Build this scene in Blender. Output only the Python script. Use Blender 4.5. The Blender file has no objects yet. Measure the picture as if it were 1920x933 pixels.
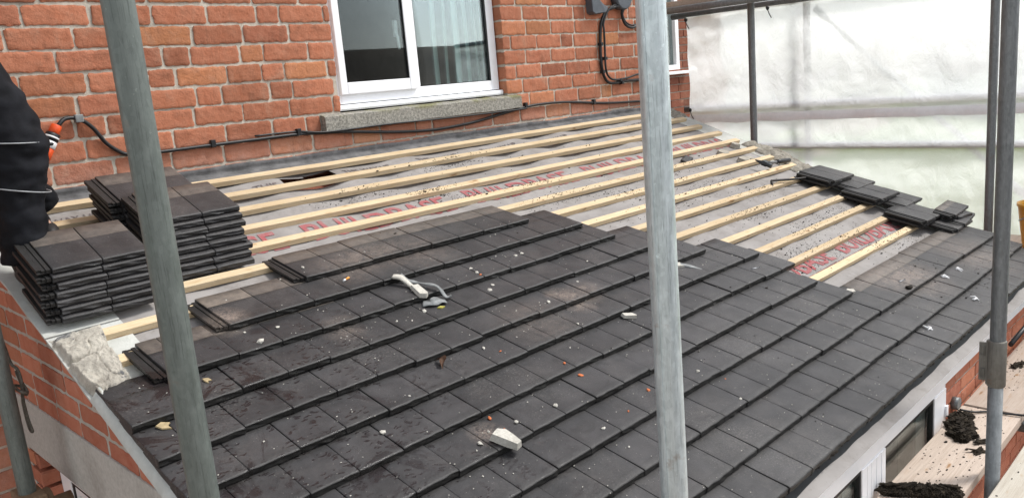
import bpy, bmesh, math, random
from math import sin, cos, pi, radians, sqrt
from mathutils import Vector, Matrix, noise
random.seed(7)
SC = bpy.context.scene
COL = SC.collection
# ------------------------------------------------------------------ camera
CAM = Vector((-2.0116, -3.6476, 0.1744))
YAW, PIT, ROLL = 0.78450, 0.20250, -0.08685
_d = Vector((sin(YAW)*cos(PIT), cos(YAW)*cos(PIT), -sin(PIT)))
_r = Vector((cos(YAW), -sin(YAW), 0)); _u = _r.cross(_d)
_R = cos(ROLL)*_r + sin(ROLL)*_u; _U = -sin(ROLL)*_r + cos(ROLL)*_u
cd = bpy.data.cameras.new('camera'); cam = bpy.data.objects.new('camera', cd); COL.objects.link(cam)
cd.sensor_fit = 'HORIZONTAL'; cd.sensor_width = 36; cd.lens = 36*1529.0/1920
cd.clip_start = .02; cd.clip_end = 2000
cam.matrix_world = Matrix(((_R.x, _U.x, -_d.x, CAM.x), (_R.y, _U.y, -_d.y, CAM.y), (_R.z, _U.z, -_d.z, CAM.z), (0, 0, 0, 1)))
SC.camera = cam
# ------------------------------------------------------------------ sky, sun, exposure (overcast)
SUN_EL, SUN_AZ = radians(54), radians(124)          # azimuth clockwise from +y
w = bpy.data.worlds.new('World'); SC.world = w; w.use_nodes = True
nt = w.node_tree; nt.nodes.clear()
o_ = nt.nodes.new('ShaderNodeOutputWorld'); bg = nt.nodes.new('ShaderNodeBackground'); sk = nt.nodes.new('ShaderNodeTexSky')
hs = nt.nodes.new('ShaderNodeHueSaturation'); hs.inputs['Saturation'].default_value = .22
sk.sky_type = 'NISHITA'; sk.sun_disc = False; sk.sun_elevation = SUN_EL; sk.sun_rotation = SUN_AZ
bg.inputs['Strength'].default_value = .13
nt.links.new(sk.outputs[0], hs.inputs['Color']); nt.links.new(hs.outputs[0], bg.inputs[0]); nt.links.new(bg.outputs[0], o_.inputs[0])
sl = bpy.data.lights.new('sun', 'SUN'); sl.energy = 1.5; sl.angle = radians(13); sl.color = (1, .97, .92)
so = bpy.data.objects.new('sun', sl); COL.objects.link(so); so.location = (3, -3, 8)
_sd = Vector((sin(SUN_AZ)*cos(SUN_EL), cos(SUN_AZ)*cos(SUN_EL), sin(SUN_EL)))
so.rotation_euler = _sd.to_track_quat('Z', 'Y').to_euler()
SC.view_settings.view_transform = 'Standard'; SC.view_settings.look = 'None'
SC.view_settings.gamma = 1; SC.view_settings.use_curve_mapping = False
SC.view_settings.exposure = 1.12
SC.cycles.sample_clamp_indirect = 3; SC.cycles.max_bounces = 8; SC.cycles.transparent_max_bounces = 12
SC.cycles.use_denoising = True; SC.cycles.denoising_prefilter = 'ACCURATE'

# ------------------------------------------------------------------ helpers
class MB:
    def __init__(s): s.v = []; s.f = []; s.c = []; s.sm = []
    def add(s, vs, fs, col=None, smooth=False):
        n = len(s.v); s.v += [Vector(p) for p in vs]
        for f in fs:
            s.f.append([i+n for i in f]); s.c.append(col); s.sm.append(smooth)
    def box(s, a, b, col=None, m=None):
        vs = [Vector((x, y, z)) for z in (a[2], b[2]) for y in (a[1], b[1]) for x in (a[0], b[0])]
        if m: vs = [m(v) if callable(m) else m @ v for v in vs]
        s.add(vs, [(0, 2, 3, 1), (4, 5, 7, 6), (0, 1, 5, 4), (2, 6, 7, 3), (0, 4, 6, 2), (1, 3, 7, 5)], col)
    def tube(s, pts, r, n=12, cap=True, col=None, smooth=True, wob=0):
        pts = [Vector(p) for p in pts]; rings = []
        t0 = (pts[1]-pts[0]).normalized()
        up = Vector((0, 0, 1)) if abs(t0.z) < .9 else Vector((1, 0, 0))
        x = t0.cross(up).normalized(); vs = []
        for i, p in enumerate(pts):
            t = (pts[min(i+1, len(pts)-1)]-pts[max(i-1, 0)]).normalized()
            x = (x - t*x.dot(t)).normalized(); y = t.cross(x)
            rr = r[i] if isinstance(r, (list, tuple)) else r
            ra, rb = rr if isinstance(rr, tuple) else (rr, rr)
            for k in range(n):
                a = 2*pi*k/n; q = p + x*cos(a)*ra + y*sin(a)*rb
                if wob:
                    q += (q-p).normalized()*wob*noise.noise(q*14)
                vs.append(q)
        fs = []
        for i in range(len(pts)-1):
            for k in range(n):
                fs.append((i*n+k, i*n+(k+1) % n, (i+1)*n+(k+1) % n, (i+1)*n+k))
        s.add(vs, fs, col, smooth)
        if cap:
            m = len(s.v)-len(vs)
            s.f.append([m+k for k in reversed(range(n))]); s.c.append(col); s.sm.append(False)
            s.f.append([m+(len(pts)-1)*n+k for k in range(n)]); s.c.append(col); s.sm.append(False)
    def lump(s, c, r, seed=0, sub=2, amp=.35, fr=2.2, flat=False, col=None, m=None):
        bm = bmesh.new(); bmesh.ops.create_icosphere(bm, subdivisions=sub, radius=1)
        c = Vector(c); off = Vector((seed*3.7, seed*1.3, seed*7.1)); vs = []
        for v in bm.verts:
            p = v.co*(1+amp*noise.noise(v.co*fr+off))
            p = Vector((p.x*r[0], p.y*r[1], p.z*r[2]))
            vs.append((m @ p if m else p)+c)
        s.add(vs, [[v.index for v in f.verts] for f in bm.faces], col, not flat); bm.free()
    def build(s, name, mat, parent=None, org=None, recalc=True):
        me = bpy.data.meshes.new(name)
        off = Vector(org) if org is not None else (wloc(parent) if parent else Vector())
        me.from_pydata([tuple(v-off) for v in s.v], [], s.f)
        me.polygons.foreach_set('use_smooth', s.sm)
        if any(c is not None for c in s.c):
            at = me.attributes.new('tint', 'FLOAT_COLOR', 'FACE')
            flat = []
            for c in s.c:
                c = c or (.5, .5, .5); flat += [c[0], c[1], c[2], 1]
            at.data.foreach_set('color', flat)
        if recalc:
            bm = bmesh.new(); bm.from_mesh(me); bmesh.ops.recalc_face_normals(bm, faces=bm.faces); bm.to_mesh(me); bm.free()
        me.materials.append(mat)
        ob = bpy.data.objects.new(name, me); COL.objects.link(ob)
        if parent: ob.parent = parent
        elif org is not None: ob.location = org
        return ob
def wloc(o):
    p = Vector()
    while o: p += o.location; o = o.parent
    return p
def thing(name, label, cat, loc=(0, 0, 0), group=None):
    o = bpy.data.objects.new(name, None); COL.objects.link(o); o.location = loc; o.empty_display_size = .1
    return tag(o, label, cat, group)
def tag(o, label, cat, group=None):
    o['label'] = label; o['category'] = cat
    if group: o['group'] = group
    return o
def struct(o, kind='structure'): o['kind'] = kind; return o
def bevel(o, wd=.002, seg=2):
    m = o.modifiers.new('bevel', 'BEVEL'); m.width = wd; m.segments = seg; m.limit_method = 'ANGLE'; return o
# roof frame: u along the wall, s down the slope, h above the plane of the tile noses
TH = 0.3734; CT, ST = cos(TH), sin(TH); ZR = -.055
def RP(u, s, h=0): return Vector((u, -s*CT - h*ST, ZR - s*ST + h*CT))
RM = Matrix(((1, 0, 0), (0, -CT, -ST), (0, -ST, CT)))     # columns: u, s, h  (left-handed order is fine for points)
RROT = Matrix(((1, 0, 0), (0, CT, -ST), (0, ST, CT))).to_4x4()   # columns: u, up-slope, normal (proper rotation)
NT_ = .0242; GAUGE = .1535; HALF = .151; TL = .244
def NOSE(k): return 2.808-GAUGE*(k-1)

# ------------------------------------------------------------------ materials
class NT:
    def __init__(s, name):
        s.m = bpy.data.materials.new(name); s.m.use_nodes = True; s.t = s.m.node_tree; s.t.nodes.clear()
        s.out = s.n('OutputMaterial'); s.p = s.n('BsdfPrincipled'); s.l(s.p.outputs[0], s.out.inputs[0])
    def n(s, k, **kw):
        nd = s.t.nodes.new('ShaderNode'+k)
        for a, b in kw.items():
            if hasattr(nd, a): setattr(nd, a, b)
            else: nd.inputs[a.replace('_', ' ')].default_value = b
        return nd
    def l(s, a, b): s.t.links.new(a, b)
    def co(s, scale=(1, 1, 1), kind='Object', rot=(0, 0, 0)):
        tc = s.n('TexCoord'); mp = s.n('Mapping'); mp.inputs['Scale'].default_value = scale; mp.inputs['Rotation'].default_value = rot
        s.l(tc.outputs[kind], mp.inputs[0]); return mp.outputs[0]
    def noise(s, vec, scale, detail=5, rough=.6, dist=0):
        nd = s.n('TexNoise'); nd.inputs['Scale'].default_value = scale; nd.inputs['Detail'].default_value = detail
        nd.inputs['Roughness'].default_value = rough; nd.inputs['Distortion'].default_value = dist
        s.l(vec, nd.inputs['Vector']); return nd.outputs[0]
    def ramp(s, fac, stops):
        r = s.n('ValToRGB'); e = r.color_ramp.elements
        while len(e) < len(stops): e.new(.5)
        for i, (p, c) in enumerate(stops):
            e[i].position = p; e[i].color = (*c, 1) if isinstance(c, tuple) else (c, c, c, 1)
        s.l(fac, r.inputs[0]); return r.outputs[0]
    def mix(s, f, a, b, mode='MIX'):
        m = s.n('Mix'); m.data_type = 'RGBA'; m.blend_type = mode
        for i, x in ((0, f), (6, a), (7, b)):
            if hasattr(x, 'is_linked'): s.l(x, m.inputs[i])
            elif isinstance(x, tuple): m.inputs[i].default_value = (*x, 1)
            else: m.inputs[i].default_value = x
        return m.outputs[2]
    def math(s, op, a, b=0.0):
        m = s.n('Math'); m.operation = op
        for i, x in ((0, a), (1, b)):
            if hasattr(x, 'is_linked'): s.l(x, m.inputs[i])
            else: m.inputs[i].default_value = x
        return m.outputs[0]
    def bump(s, h, st=.3, dist=.005):
        b = s.n('Bump'); b.inputs['Strength'].default_value = st; b.inputs['Distance'].default_value = dist
        s.l(h, b.inputs['Height']); s.l(b.outputs[0], s.p.inputs['Normal'])
    def set(s, color=None, rough=None, metal=None, spec=None):
        for k, x in (('Base Color', color), ('Roughness', rough), ('Metallic', metal), ('Specular IOR Level', spec)):
            if x is None: continue
            if hasattr(x, 'is_linked'): s.l(x, s.p.inputs[k])
            else: s.p.inputs[k].default_value = (*x, 1) if isinstance(x, tuple) else x
        return s.m

def mat_brick(name, base, dark, pale, orange, grime=.5):
    t = NT(name); v = t.co()
    at = t.n('Attribute'); at.attribute_name = 'tint'; sp = t.n('SeparateColor'); t.l(at.outputs['Color'], sp.inputs[0])
    c = t.ramp(sp.outputs[0], [(0, dark), (.35, base), (.75, base), (1, orange)])
    n1 = t.noise(v, 18, 6, .65); c = t.mix(t.ramp(n1, [(.3, 0.0), (.75, .55)]), c, pale)
    n2 = t.noise(v, 7, 6, .7, .6); c = t.mix(t.ramp(n2, [(.52, 0.0), (.78, grime)]), c, (.07, .035, .022))
    n3 = t.noise(v, 90, 4, .7); c = t.mix(t.ramp(n3, [(.66, 0.0), (.76, .6)]), c, (.10, .04, .025))
    c = t.mix(t.ramp(n3, [(.24, .5), (.34, 0.0)]), c, (.62, .33, .2))
    n6 = t.noise(v, 5, 8, .72, .8); c = t.mix(t.math('MULTIPLY', t.ramp(n6, [(.55, 0.0), (.72, .6)]), t.ramp(t.noise(v, 60, 5, .7), [(.35, .3), (.65, 1.0)])), c, (.46, .30, .21))
    n7 = t.noise(t.co((30, 30, 3)), 1.2, 5, .6); c = t.mix(t.ramp(n7, [(.60, 0.0), (.75, grime)]), c, (.09, .05, .035))
    if name == 'old_orange_brick':
        sz = t.n('SeparateXYZ'); t.l(v, sz.inputs[0]); c = t.mix(t.math('MULTIPLY', t.ramp(t.math('SUBTRACT', sz.outputs[2], 3.0), [(.52, .6), (.64, 0.0)]), t.ramp(t.noise(v, 14, 6, .7), [(.35, .2), (.7, 1.0)])), c, (.50, .30, .235))
    vv = t.math('ADD', t.math('MULTIPLY', sp.outputs[1], .34), .83)
    hs = t.n('HueSaturation'); t.l(c, hs.inputs['Color']); t.l(vv, hs.inputs['Value'])
    hb = t.math('ADD', t.noise(v, 55, 6, .7), t.math('MULTIPLY', n1, .8)); t.bump(hb, .9, .005)
    return t.set(hs.outputs[0], .9, None, .2)
def mat_mortar(name, a, b, sc=30):
    t = NT(name); v = t.co(); n1 = t.noise(v, sc, 6, .7); n2 = t.noise(v, 4, 4)
    c = t.mix(t.ramp(n1, [(.3, 0.0), (.7, 1.0)]), a, b); c = t.mix(t.ramp(n2, [(.5, 0.0), (.8, .5)]), c, (.13, .11, .09))
    t.bump(t.noise(v, 120, 5, .75), .8, .003); return t.set(c, .95, None, .15)
DUSTS = [tuple(RP(u, s, -.01))+(r, st) for (u, s, r, st) in ((.335, 1.66, .075, .8), (.36, 1.745, .085, .75), (.46, 1.70, .10, .5), (-.86, 1.22, .10, 1.0), (-.15, 1.06, .16, .5), (-.30, 1.10, .16, .45), (.05, 1.12, .2, .4), (-.50, 2.11, .07, .7), (-.55, 1.45, .09, .5), (.1, 1.75, .2, .3), (2.2, 2.42, .25, .7), (2.0, 2.36, .2, .5), (2.9, 2.5, .3, .5), (-1.12, .83, .09, .9))]
def mat_tile():
    t = NT('concrete_tile'); v = t.co()
    at = t.n('Attribute'); at.attribute_name = 'tint'; sp = t.n('SeparateColor'); t.l(at.outputs['Color'], sp.inputs[0])
    geo = t.n('NewGeometry'); gp = geo.outputs['Position']
    n0 = t.noise(gp, 9, 5, .6); n1 = t.noise(gp, 160, 4, .7)
    c = t.ramp(n0, [(.3, (.025, .0242, .0252)), (.7, (.052, .0498, .0512))])
    vv = t.math('ADD', t.math('MULTIPLY', sp.outputs[0], .70), .64)
    hs = t.n('HueSaturation'); t.l(c, hs.inputs['Color']); t.l(vv, hs.inputs['Value']); c = hs.outputs[0]
    # dusting of pale grit in patches
    n2 = t.noise(gp, 3.1, 4, .6); dm = t.math('MULTIPLY', t.ramp(n2, [(.48, 0.0), (.72, 1.0)]), t.ramp(n1, [(.48, 0.0), (.7, .7)]))
    c = t.mix(dm, c, (.20, .185, .17))
    for (cx, cy, cz, rr, st) in DUSTS:
        vd = t.n('VectorMath'); vd.operation = 'DISTANCE'; vd.inputs[1].default_value = (cx, cy, cz); t.l(gp, vd.inputs[0])
        f = t.math('MULTIPLY', t.ramp(t.math('DIVIDE', vd.outputs['Value'], rr), [(.15, st), (1.0, 0.0)]), t.ramp(t.math('ADD', t.math('MULTIPLY', n1, .6), t.math('MULTIPLY', t.noise(gp, 28, 5, .7), .45)), [(.42, 0.0), (.66, 1.0)]))
        c = t.mix(f, c, (.36, .285, .235))
    n8 = t.noise(gp, 6.5, 6, .68, .5); c = t.mix(t.math('MULTIPLY', t.ramp(n8, [(.50, 0.0), (.70, .55)]), t.ramp(t.noise(gp, 75, 4, .7), [(.35, .25), (.65, 1.0)])), c, (.088, .080, .075))
    n9 = t.noise(gp, 13, 6, .75, .9); c = t.mix(t.ramp(n9, [(.56, 0.0), (.68, .6)]), c, (.022, .0205, .0205))
    # specks
    vo = t.n('TexVoronoi'); vo.inputs['Scale'].default_value = 70; t.l(gp, vo.inputs['Vector'])
    c = t.mix(t.ramp(vo.outputs['Distance'], [(.055, .75), (.085, 0.0)]), c, (.34, .32, .3))
    # rain drops near the lower left corner: dark flecks stretched down the slope
    mp = t.n('Mapping'); mp.inputs['Rotation'].default_value = (0, 0, radians(-18)); mp.inputs['Scale'].default_value = (17, 52, 1); dn = t.n('TexNoise'); dn.inputs['Scale'].default_value = 26; t.l(gp, dn.inputs['Vector']); va = t.n('VectorMath'); va.operation = 'MULTIPLY_ADD'; va.inputs[1].default_value = (.05, .05, 0); t.l(dn.outputs[1], va.inputs[0]); t.l(gp, va.inputs[2]); t.l(va.outputs[0], mp.inputs[0])
    v2 = t.n('TexVoronoi'); v2.inputs['Scale'].default_value = 1.25; v2.voronoi_dimensions = '2D'; t.l(mp.outputs[0], v2.inputs['Vector'])
    sx = t.n('SeparateXYZ'); t.l(gp, sx.inputs[0])
    reg = t.math('MULTIPLY', t.ramp(t.math('ADD', t.math('MULTIPLY', sx.outputs[0], -.55), -.1), [(0.02, 0.0), (.3, 1.0)]), 1.0)
    drop = t.math('MULTIPLY', t.ramp(v2.outputs['Distance'], [(.2, 1.0), (.3, 0.0)]), reg)
    drop = t.math('MULTIPLY', drop, t.ramp(t.noise(gp, 13, 4), [(.46, 0.0), (.53, 1.0)]))
    n4 = t.noise(gp, 4.2, 5, .62, 1.4); wet = t.math('MULTIPLY', t.ramp(n4, [(.54, 0.0), (.6, 1.0)]), t.ramp(t.math('MULTIPLY', sx.outputs[0], -1.0), [(.55, 0.0), (.85, 1.0)]))
    lowm = t.ramp(t.math('MULTIPLY', sx.outputs[1], -.5), [(.53, 0.0), (.66, 1.0)]); wet = t.math('MULTIPLY', wet, lowm); drop = t.math('MULTIPLY', drop, lowm)
    wetall = t.math('MAXIMUM', drop, wet)
    c = t.mix(t.math('MULTIPLY', wetall, .85), c, (.021, .0165, .017))
    # moss and soot on the nose edges, grime and painted shadow below each lap
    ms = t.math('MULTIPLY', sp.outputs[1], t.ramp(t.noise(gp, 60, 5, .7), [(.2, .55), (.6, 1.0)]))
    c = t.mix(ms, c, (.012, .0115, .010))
    c = t.mix(t.math('MULTIPLY', sp.outputs[2], t.ramp(t.noise(gp, 30, 5, .7), [(.25, .2), (.65, .9)])), c, (.24, .20, .165))
    r = t.mix(wetall, (.50, .50, .50), (.18, .18, .18))
    hb = t.math('ADD', t.math('MULTIPLY', n1, .5), t.math('MULTIPLY', t.noise(gp, 420, 3, .7), .5)); hb = t.math('ADD', hb, t.math('MULTIPLY', t.noise(gp, 45, 4, .6), .7)); t.bump(hb, .55, .003)
    return t.set(c, r, None, .4)
def mat_wood(name, a, b, dirt=.35, ax=0):
    t = NT(name); sc = [9, 9, 9]; sc[ax] = .55
    v = t.co(tuple(sc)); oi = t.n('ObjectInfo'); ad = t.n('VectorMath'); ad.operation = 'ADD'
    cb = t.n('CombineXYZ'); t.l(t.math('MULTIPLY', oi.outputs['Random'], 30), cb.inputs[1]); t.l(v, ad.inputs[0]); t.l(cb.outputs[0], ad.inputs[1]); v = ad.outputs[0]
    n1 = t.noise(v, 7, 6, .65, .9); n2 = t.noise(t.co(), 5, 4, .6); rv = t.math('ADD', t.math('MULTIPLY', oi.outputs['Random'], .26), .80)
    c = t.mix(t.ramp(n1, [(.32, 0.0), (.68, 1.0)]), a, b)
    c = t.mix(t.ramp(n2, [(.5, 0.0), (.75, .35)]), c, (a[0]*.75, a[1]*.68, a[2]*.6))
    ks = [26, 26, 26]; ks[ax] = 9; kn = t.noise(t.co(tuple(ks)), 1.0, 2, .5)
    c = t.mix(t.ramp(kn, [(.70, 0.0), (.735, .75)]), c, (.20, .095, .035)); c = t.mix(t.ramp(kn, [(.62, 0.0), (.70, .3)]), c, (.42, .24, .10))
    fs = [160, 160, 160]; fs[ax] = 4; c = t.mix(t.ramp(t.noise(t.co(tuple(fs)), 1.5, 4, .7), [(.5, 0.0), (.7, .45)]), c, (a[0]*.55, a[1]*.45, a[2]*.36))
    n3 = t.noise(t.co(), 120, 4, .75); c = t.mix(t.ramp(n3, [(.64, 0.0), (.72, dirt)]), c, (.05, .04, .03))
    hv = t.n('HueSaturation'); t.l(c, hv.inputs['Color']); t.l(rv, hv.inputs['Value']); t.bump(t.math('ADD', n1, t.noise(t.co(), 180, 4, .7)), .4, .003); return t.set(hv.outputs[0], .8, None, .2)
def mat_metal(name, a, b, rough=.5, metal=.55, rust=.2, sc=1.0):
    t = NT(name); v = t.co((26*sc, 26*sc, 5*sc)); n1 = t.noise(v, 2.2, 7, .7, .2); n2 = t.noise(t.co(), 12, 5, .65)
    c = t.mix(t.ramp(n1, [(.25, 0.0), (.75, 1.0)]), a, b); vs_ = t.n('TexVoronoi'); vs_.inputs['Scale'].default_value = 130; t.l(t.co((1, 1, .6)), vs_.inputs['Vector']); c = t.mix(.16, c, t.mix(vs_.outputs['Color'], tuple(x*.5 for x in a), tuple(min(1, x*1.25) for x in b)))
    c = t.mix(t.ramp(t.noise(t.co((60, 60, 3)), 3, 5, .7), [(.64, 0.0), (.7, .6)]), c, (.05, .055, .055))
    c = t.mix(t.ramp(t.noise(t.co((240, 240, 7)), 1.5, 4, .75), [(.56, 0.0), (.66, .55)]), c, (a[0]*.4, a[1]*.4, a[2]*.4))
    c = t.mix(t.ramp(t.noise(t.co((1, 1, .5)), 38, 3, .6), [(.55, 0.0), (.68, .35)]), c, (b[0]*1.15, b[1]*1.15, b[2]*1.15))
    c = t.mix(t.ramp(n2, [(.66, 0.0), (.74, rust)]), c, (.20, .09, .04))
    c = t.mix(t.ramp(t.noise(t.co(), 70, 4, .7), [(.66, 0.0), (.72, .45)]), c, (b[0]*1.4, b[1]*1.4, b[2]*1.4))
    r = t.ramp(n1, [(.3, rough-.1), (.7, rough+.15)]); t.bump(t.math('ADD', n1, t.noise(t.co(), 60, 5)), .25, .002)
    return t.set(c, r, metal, .5)
def mat_plain(name, c, rough=.5, metal=0.0, var=.15, sc=25, bump=.15, spec=.4):
    t = NT(name); n1 = t.noise(t.co(), sc, 5, .65)
    k = t.mix(t.ramp(n1, [(.3, 0.0), (.7, 1.0)]), tuple(x*(1-var) for x in c), tuple(min(1, x*(1+var)) for x in c))
    t.bump(t.noise(t.co(), sc*5, 4, .7), bump, .002); return t.set(k, rough, metal, spec)
def mat_glass(name):
    t = NT(name); gl = t.n('BsdfGlossy'); gl.inputs['Roughness'].default_value = .015; gl.inputs['Color'].default_value = (.95, .97, 1, 1)
    tr = t.n('BsdfTransparent'); tr.inputs['Color'].default_value = (.82, .88, .87, 1); fr = t.n('Fresnel'); fr.inputs['IOR'].default_value = 1.55
    f = t.math('ADD', t.math('MULTIPLY', fr.outputs[0], .5), .004); mx = t.n('MixShader'); t.l(f, mx.inputs[0]); t.l(tr.outputs[0], mx.inputs[1]); t.l(gl.outputs[0], mx.inputs[2])
    bp = t.n('Bump'); bp.inputs['Strength'].default_value = .015; bp.inputs['Distance'].default_value = .01; t.l(t.noise(t.co(), 2, 1), bp.inputs['Height']); t.l(bp.outputs[0], gl.inputs['Normal'])
    t.l(mx.outputs[0], t.out.inputs[0]); return t.m
def mat_sheet():
    t = NT('woven_sheeting'); v = t.co()
    tl = t.n('BsdfTranslucent'); df = t.n('BsdfDiffuse'); tr = t.n('BsdfRefraction'); tr.inputs['IOR'].default_value = 1.12; tr.inputs['Roughness'].default_value = .30; gl = t.n('BsdfGlossy'); gl.inputs['Roughness'].default_value = .35
    n1 = t.noise(t.co((1, 1, 1)), 2.2, 5, .6)
    sx = t.n('SeparateXYZ'); t.l(v, sx.inputs[0])
    wv = t.math('ABSOLUTE', t.math('SINE', t.math('MULTIPLY', sx.outputs[1], 520))); wz = t.math('ABSOLUTE', t.math('SINE', t.math('MULTIPLY', sx.outputs[2], 300)))
    th = t.math('MULTIPLY', t.ramp(wv, [(.25, 1.0), (.6, 0.0)]), t.ramp(wz, [(.2, 0.2), (.5, 1.0)]))
    c = t.ramp(n1, [(.3, (.95, .965, .975)), (.7, (.985, .99, .995))])
    t.l(c, tl.inputs[0]); t.l(c, df.inputs[0])
    bp = t.n('Bump'); bp.inputs['Strength'].default_value = .9; bp.inputs['Distance'].default_value = .02
    t.l(t.math('ADD', t.noise(t.co((1, 1.6, 1)), 5, 6, .62, .6), t.math('MULTIPLY', wv, .09)), bp.inputs['Height'])
    for s in (tl, df, gl): t.l(bp.outputs[0], s.inputs['Normal'])
    m1 = t.n('MixShader'); m1.inputs[0].default_value = .18; t.l(tl.outputs[0], m1.inputs[1]); t.l(df.outputs[0], m1.inputs[2])
    m2 = t.n('MixShader'); m2.inputs[0].default_value = .05; t.l(m1.outputs[0], m2.inputs[1]); t.l(gl.outputs[0], m2.inputs[2])
    m3 = t.n('MixShader'); t.l(t.math('ADD', t.math('MULTIPLY', th, .22), .17), m3.inputs[0]); t.l(m2.outputs[0], m3.inputs[1]); t.l(tr.outputs[0], m3.inputs[2])
    t.l(m3.outputs[0], t.out.inputs[0]); return t.m
def mat_underlay():
    t = NT('roofing_felt'); v = t.co(); n1 = t.noise(v, 6, 5, .6); n2 = t.noise(v, 60, 5, .7)
    c = t.ramp(n1, [(.3, (.225, .210, .200)), (.7, (.315, .297, .285))])
    c = t.mix(t.ramp(n2, [(.6, 0.0), (.72, .4)]), c, (.12, .10, .09))
    c = t.mix(t.ramp(t.noise(v, 11, 6, .7), [(.50, 0.0), (.72, .55)]), c, (.15, .13, .115))
    t.bump(t.math('ADD', t.noise(v, 9, 4), t.math('MULTIPLY', n2, .2)), .4, .006); return t.set(c, .7, None, .3)
M_BRICK = mat_brick('old_orange_brick', (.405, .145, .078), (.30, .100, .056), (.47, .225, .145), (.47, .20, .082), .5)
M_BRICK2 = mat_brick('red_brick', (.40, .135, .080), (.31, .095, .058), (.50, .24, .165), (.43, .165, .09), .22)
M_MORTAR = mat_mortar('pale_mortar', (.42, .37, .305), (.62, .565, .48), 45)
M_MORTAR2 = mat_mortar('grey_mortar', (.36, .33, .285), (.48, .45, .40))
M_TILE = mat_tile()
M_BATTEN = mat_wood('batten_timber', (.68, .56, .385), (.57, .43, .26), .6)
M_BOARD = mat_wood('scaffold_board', (.58, .485, .41), (.47, .385, .32), .6)
M_BOARD2 = mat_wood('pale_scaffold_board', (.62, .58, .50), (.52, .47, .40), .5)
M_GALV = mat_metal('bright_galvanised', (.40, .47, .49), (.72, .80, .82), .36, .45, .35)
M_POLE = mat_metal('weathered_galvanised', (.095, .112, .102), (.185, .21, .195), .5, .35, .35)
M_DPOLE = mat_metal('dull_steel', (.125, .135, .137), (.25, .265, .27), .5, .45, .25)
M_RUST = mat_metal('rusty_steel', (.16, .10, .06), (.26, .18, .11), .75, .3, .9)
M_UPVC = mat_plain('white_upvc', (.90, .91, .93), .32, 0, .03, 12, .05)
M_GASKET = mat_plain('black_gasket', (.015, .015, .016), .5)
M_BLACK = mat_plain('black_cable', (.014, .014, .015), .42, 0, .3, 60)
M_GREYBOX = mat_plain('grey_plastic', (.075, .085, .10), .45)
M_STONE = mat_mortar('sill_stone', (.20, .19, .165), (.42, .40, .35), 60)
M_CONC = mat_mortar('concrete', (.36, .35, .32), (.50, .485, .45), 70)
M_CEMENT = mat_mortar('cement_board', (.42, .43, .40), (.54, .545, .51), 14)
def mat_lump():
    t = NT('old_mortar'); v = t.co(); n1 = t.noise(v, 16, 8, .75, .5); n2 = t.noise(v, 110, 5, .75); n3 = t.noise(v, 8, 6, .7, .8)
    c = t.mix(t.ramp(n1, [(.35, 0.0), (.65, 1.0)]), (.30, .275, .235), (.54, .505, .435)); c = t.mix(t.ramp(n3, [(.58, 0.0), (.63, .85)]), c, (.10, .105, .115))
    c = t.mix(t.ramp(n2, [(.6, 0.0), (.75, .5)]), c, (.13, .115, .095)); t.bump(t.math('ADD', n1, t.math('MULTIPLY', n2, .6)), 1.0, .008); return t.set(c, .95, None, .1)
M_LUMP = mat_lump()
M_LUMP2 = mat_mortar('dirty_mortar', (.15, .135, .11), (.38, .355, .305), 30)
M_FELT = mat_underlay()
M_LEAD = mat_plain('grey_lead', (.125, .122, .122), .8, .05, .5, 14, .6)
M_DFELT = mat_plain('black_felt', (.022, .026, .030), .6, 0, .4, 30, .4)
def mat_print(name, c0):
    t = NT(name); v = t.co(); n = t.math('ADD', t.math('MULTIPLY', t.noise(v, 24, 6, .7), .6), t.math('MULTIPLY', t.noise(v, 150, 4, .7), .4))
    c = t.mix(t.ramp(n, [(.42, 0.0), (.66, .85)]), c0, (.285, .225, .218)); return t.set(c, .85, None, .15)
M_RED = mat_print('red_print', (.34, .085, .090)); M_DRED = mat_print('dark_red_print', (.17, .05, .055)); M_PRINT = mat_print('black_print', (.075, .07, .07))
M_DARK = mat_plain('dark_void', (.03, .022, .018), .9)
M_RUSTVOID = mat_plain('dark_loft', (.22, .07, .04), .9)
M_GLASS = mat_glass('window_glass')
M_SHEET = mat_sheet()
M_TROUSER = mat_plain('black_work_cloth', (.0085, .009, .0115), .85, 0, .75, 9, .5, .2)
M_PIPING = mat_plain('silver_piping', (.30, .31, .32), .4, .1)
M_SKIN = mat_plain('skin', (.50, .30, .22), .5)
M_HAIR = mat_plain('brown_hair', (.05, .03, .02), .7)
M_BOOT = mat_plain('black_boot', (.016, .015, .015), .6)
M_ORANGE = mat_plain('orange_plastic', (.72, .09, .02), .35)
M_WHITE = mat_plain('white_label', (.78, .78, .78), .5)
M_GRIP = mat_plain('grip_tape', (.15, .15, .15), .6)
M_YEL = mat_plain('yellow_plastic', (.70, .33, .015), .4, 0, .15, 9)
M_BLIND = mat_plain('blind_fabric', (.72, .82, .79), .7, 0, .06, 10, 0)
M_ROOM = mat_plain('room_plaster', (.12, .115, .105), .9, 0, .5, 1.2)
M_CHIP = mat_mortar('mortar_chip', (.40, .38, .335), (.62, .60, .54), 120)
M_BCHIP = mat_plain('brick_chip', (.55, .16, .06), .9, 0, .3, 80)
M_PEAT = mat_plain('dark_debris', (.020, .016, .012), .95, 0, .6, 50, .8)
M_LEAF = mat_plain('dead_leaf', (.09, .045, .025), .7, 0, .4, 60)
M_PLEAF = mat_plain('pale_leaf', (.35, .27, .15), .7, 0, .3, 60)
M_GREY = mat_plain('grey_sealant', (.20, .21, .21), .6, 0, .4, 40)
M_CORK = mat_plain('cork_paper', (.70, .30, .06), .8)
M_STEEL = mat_plain('bare_steel', (.35, .36, .38), .35, .8)
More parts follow.
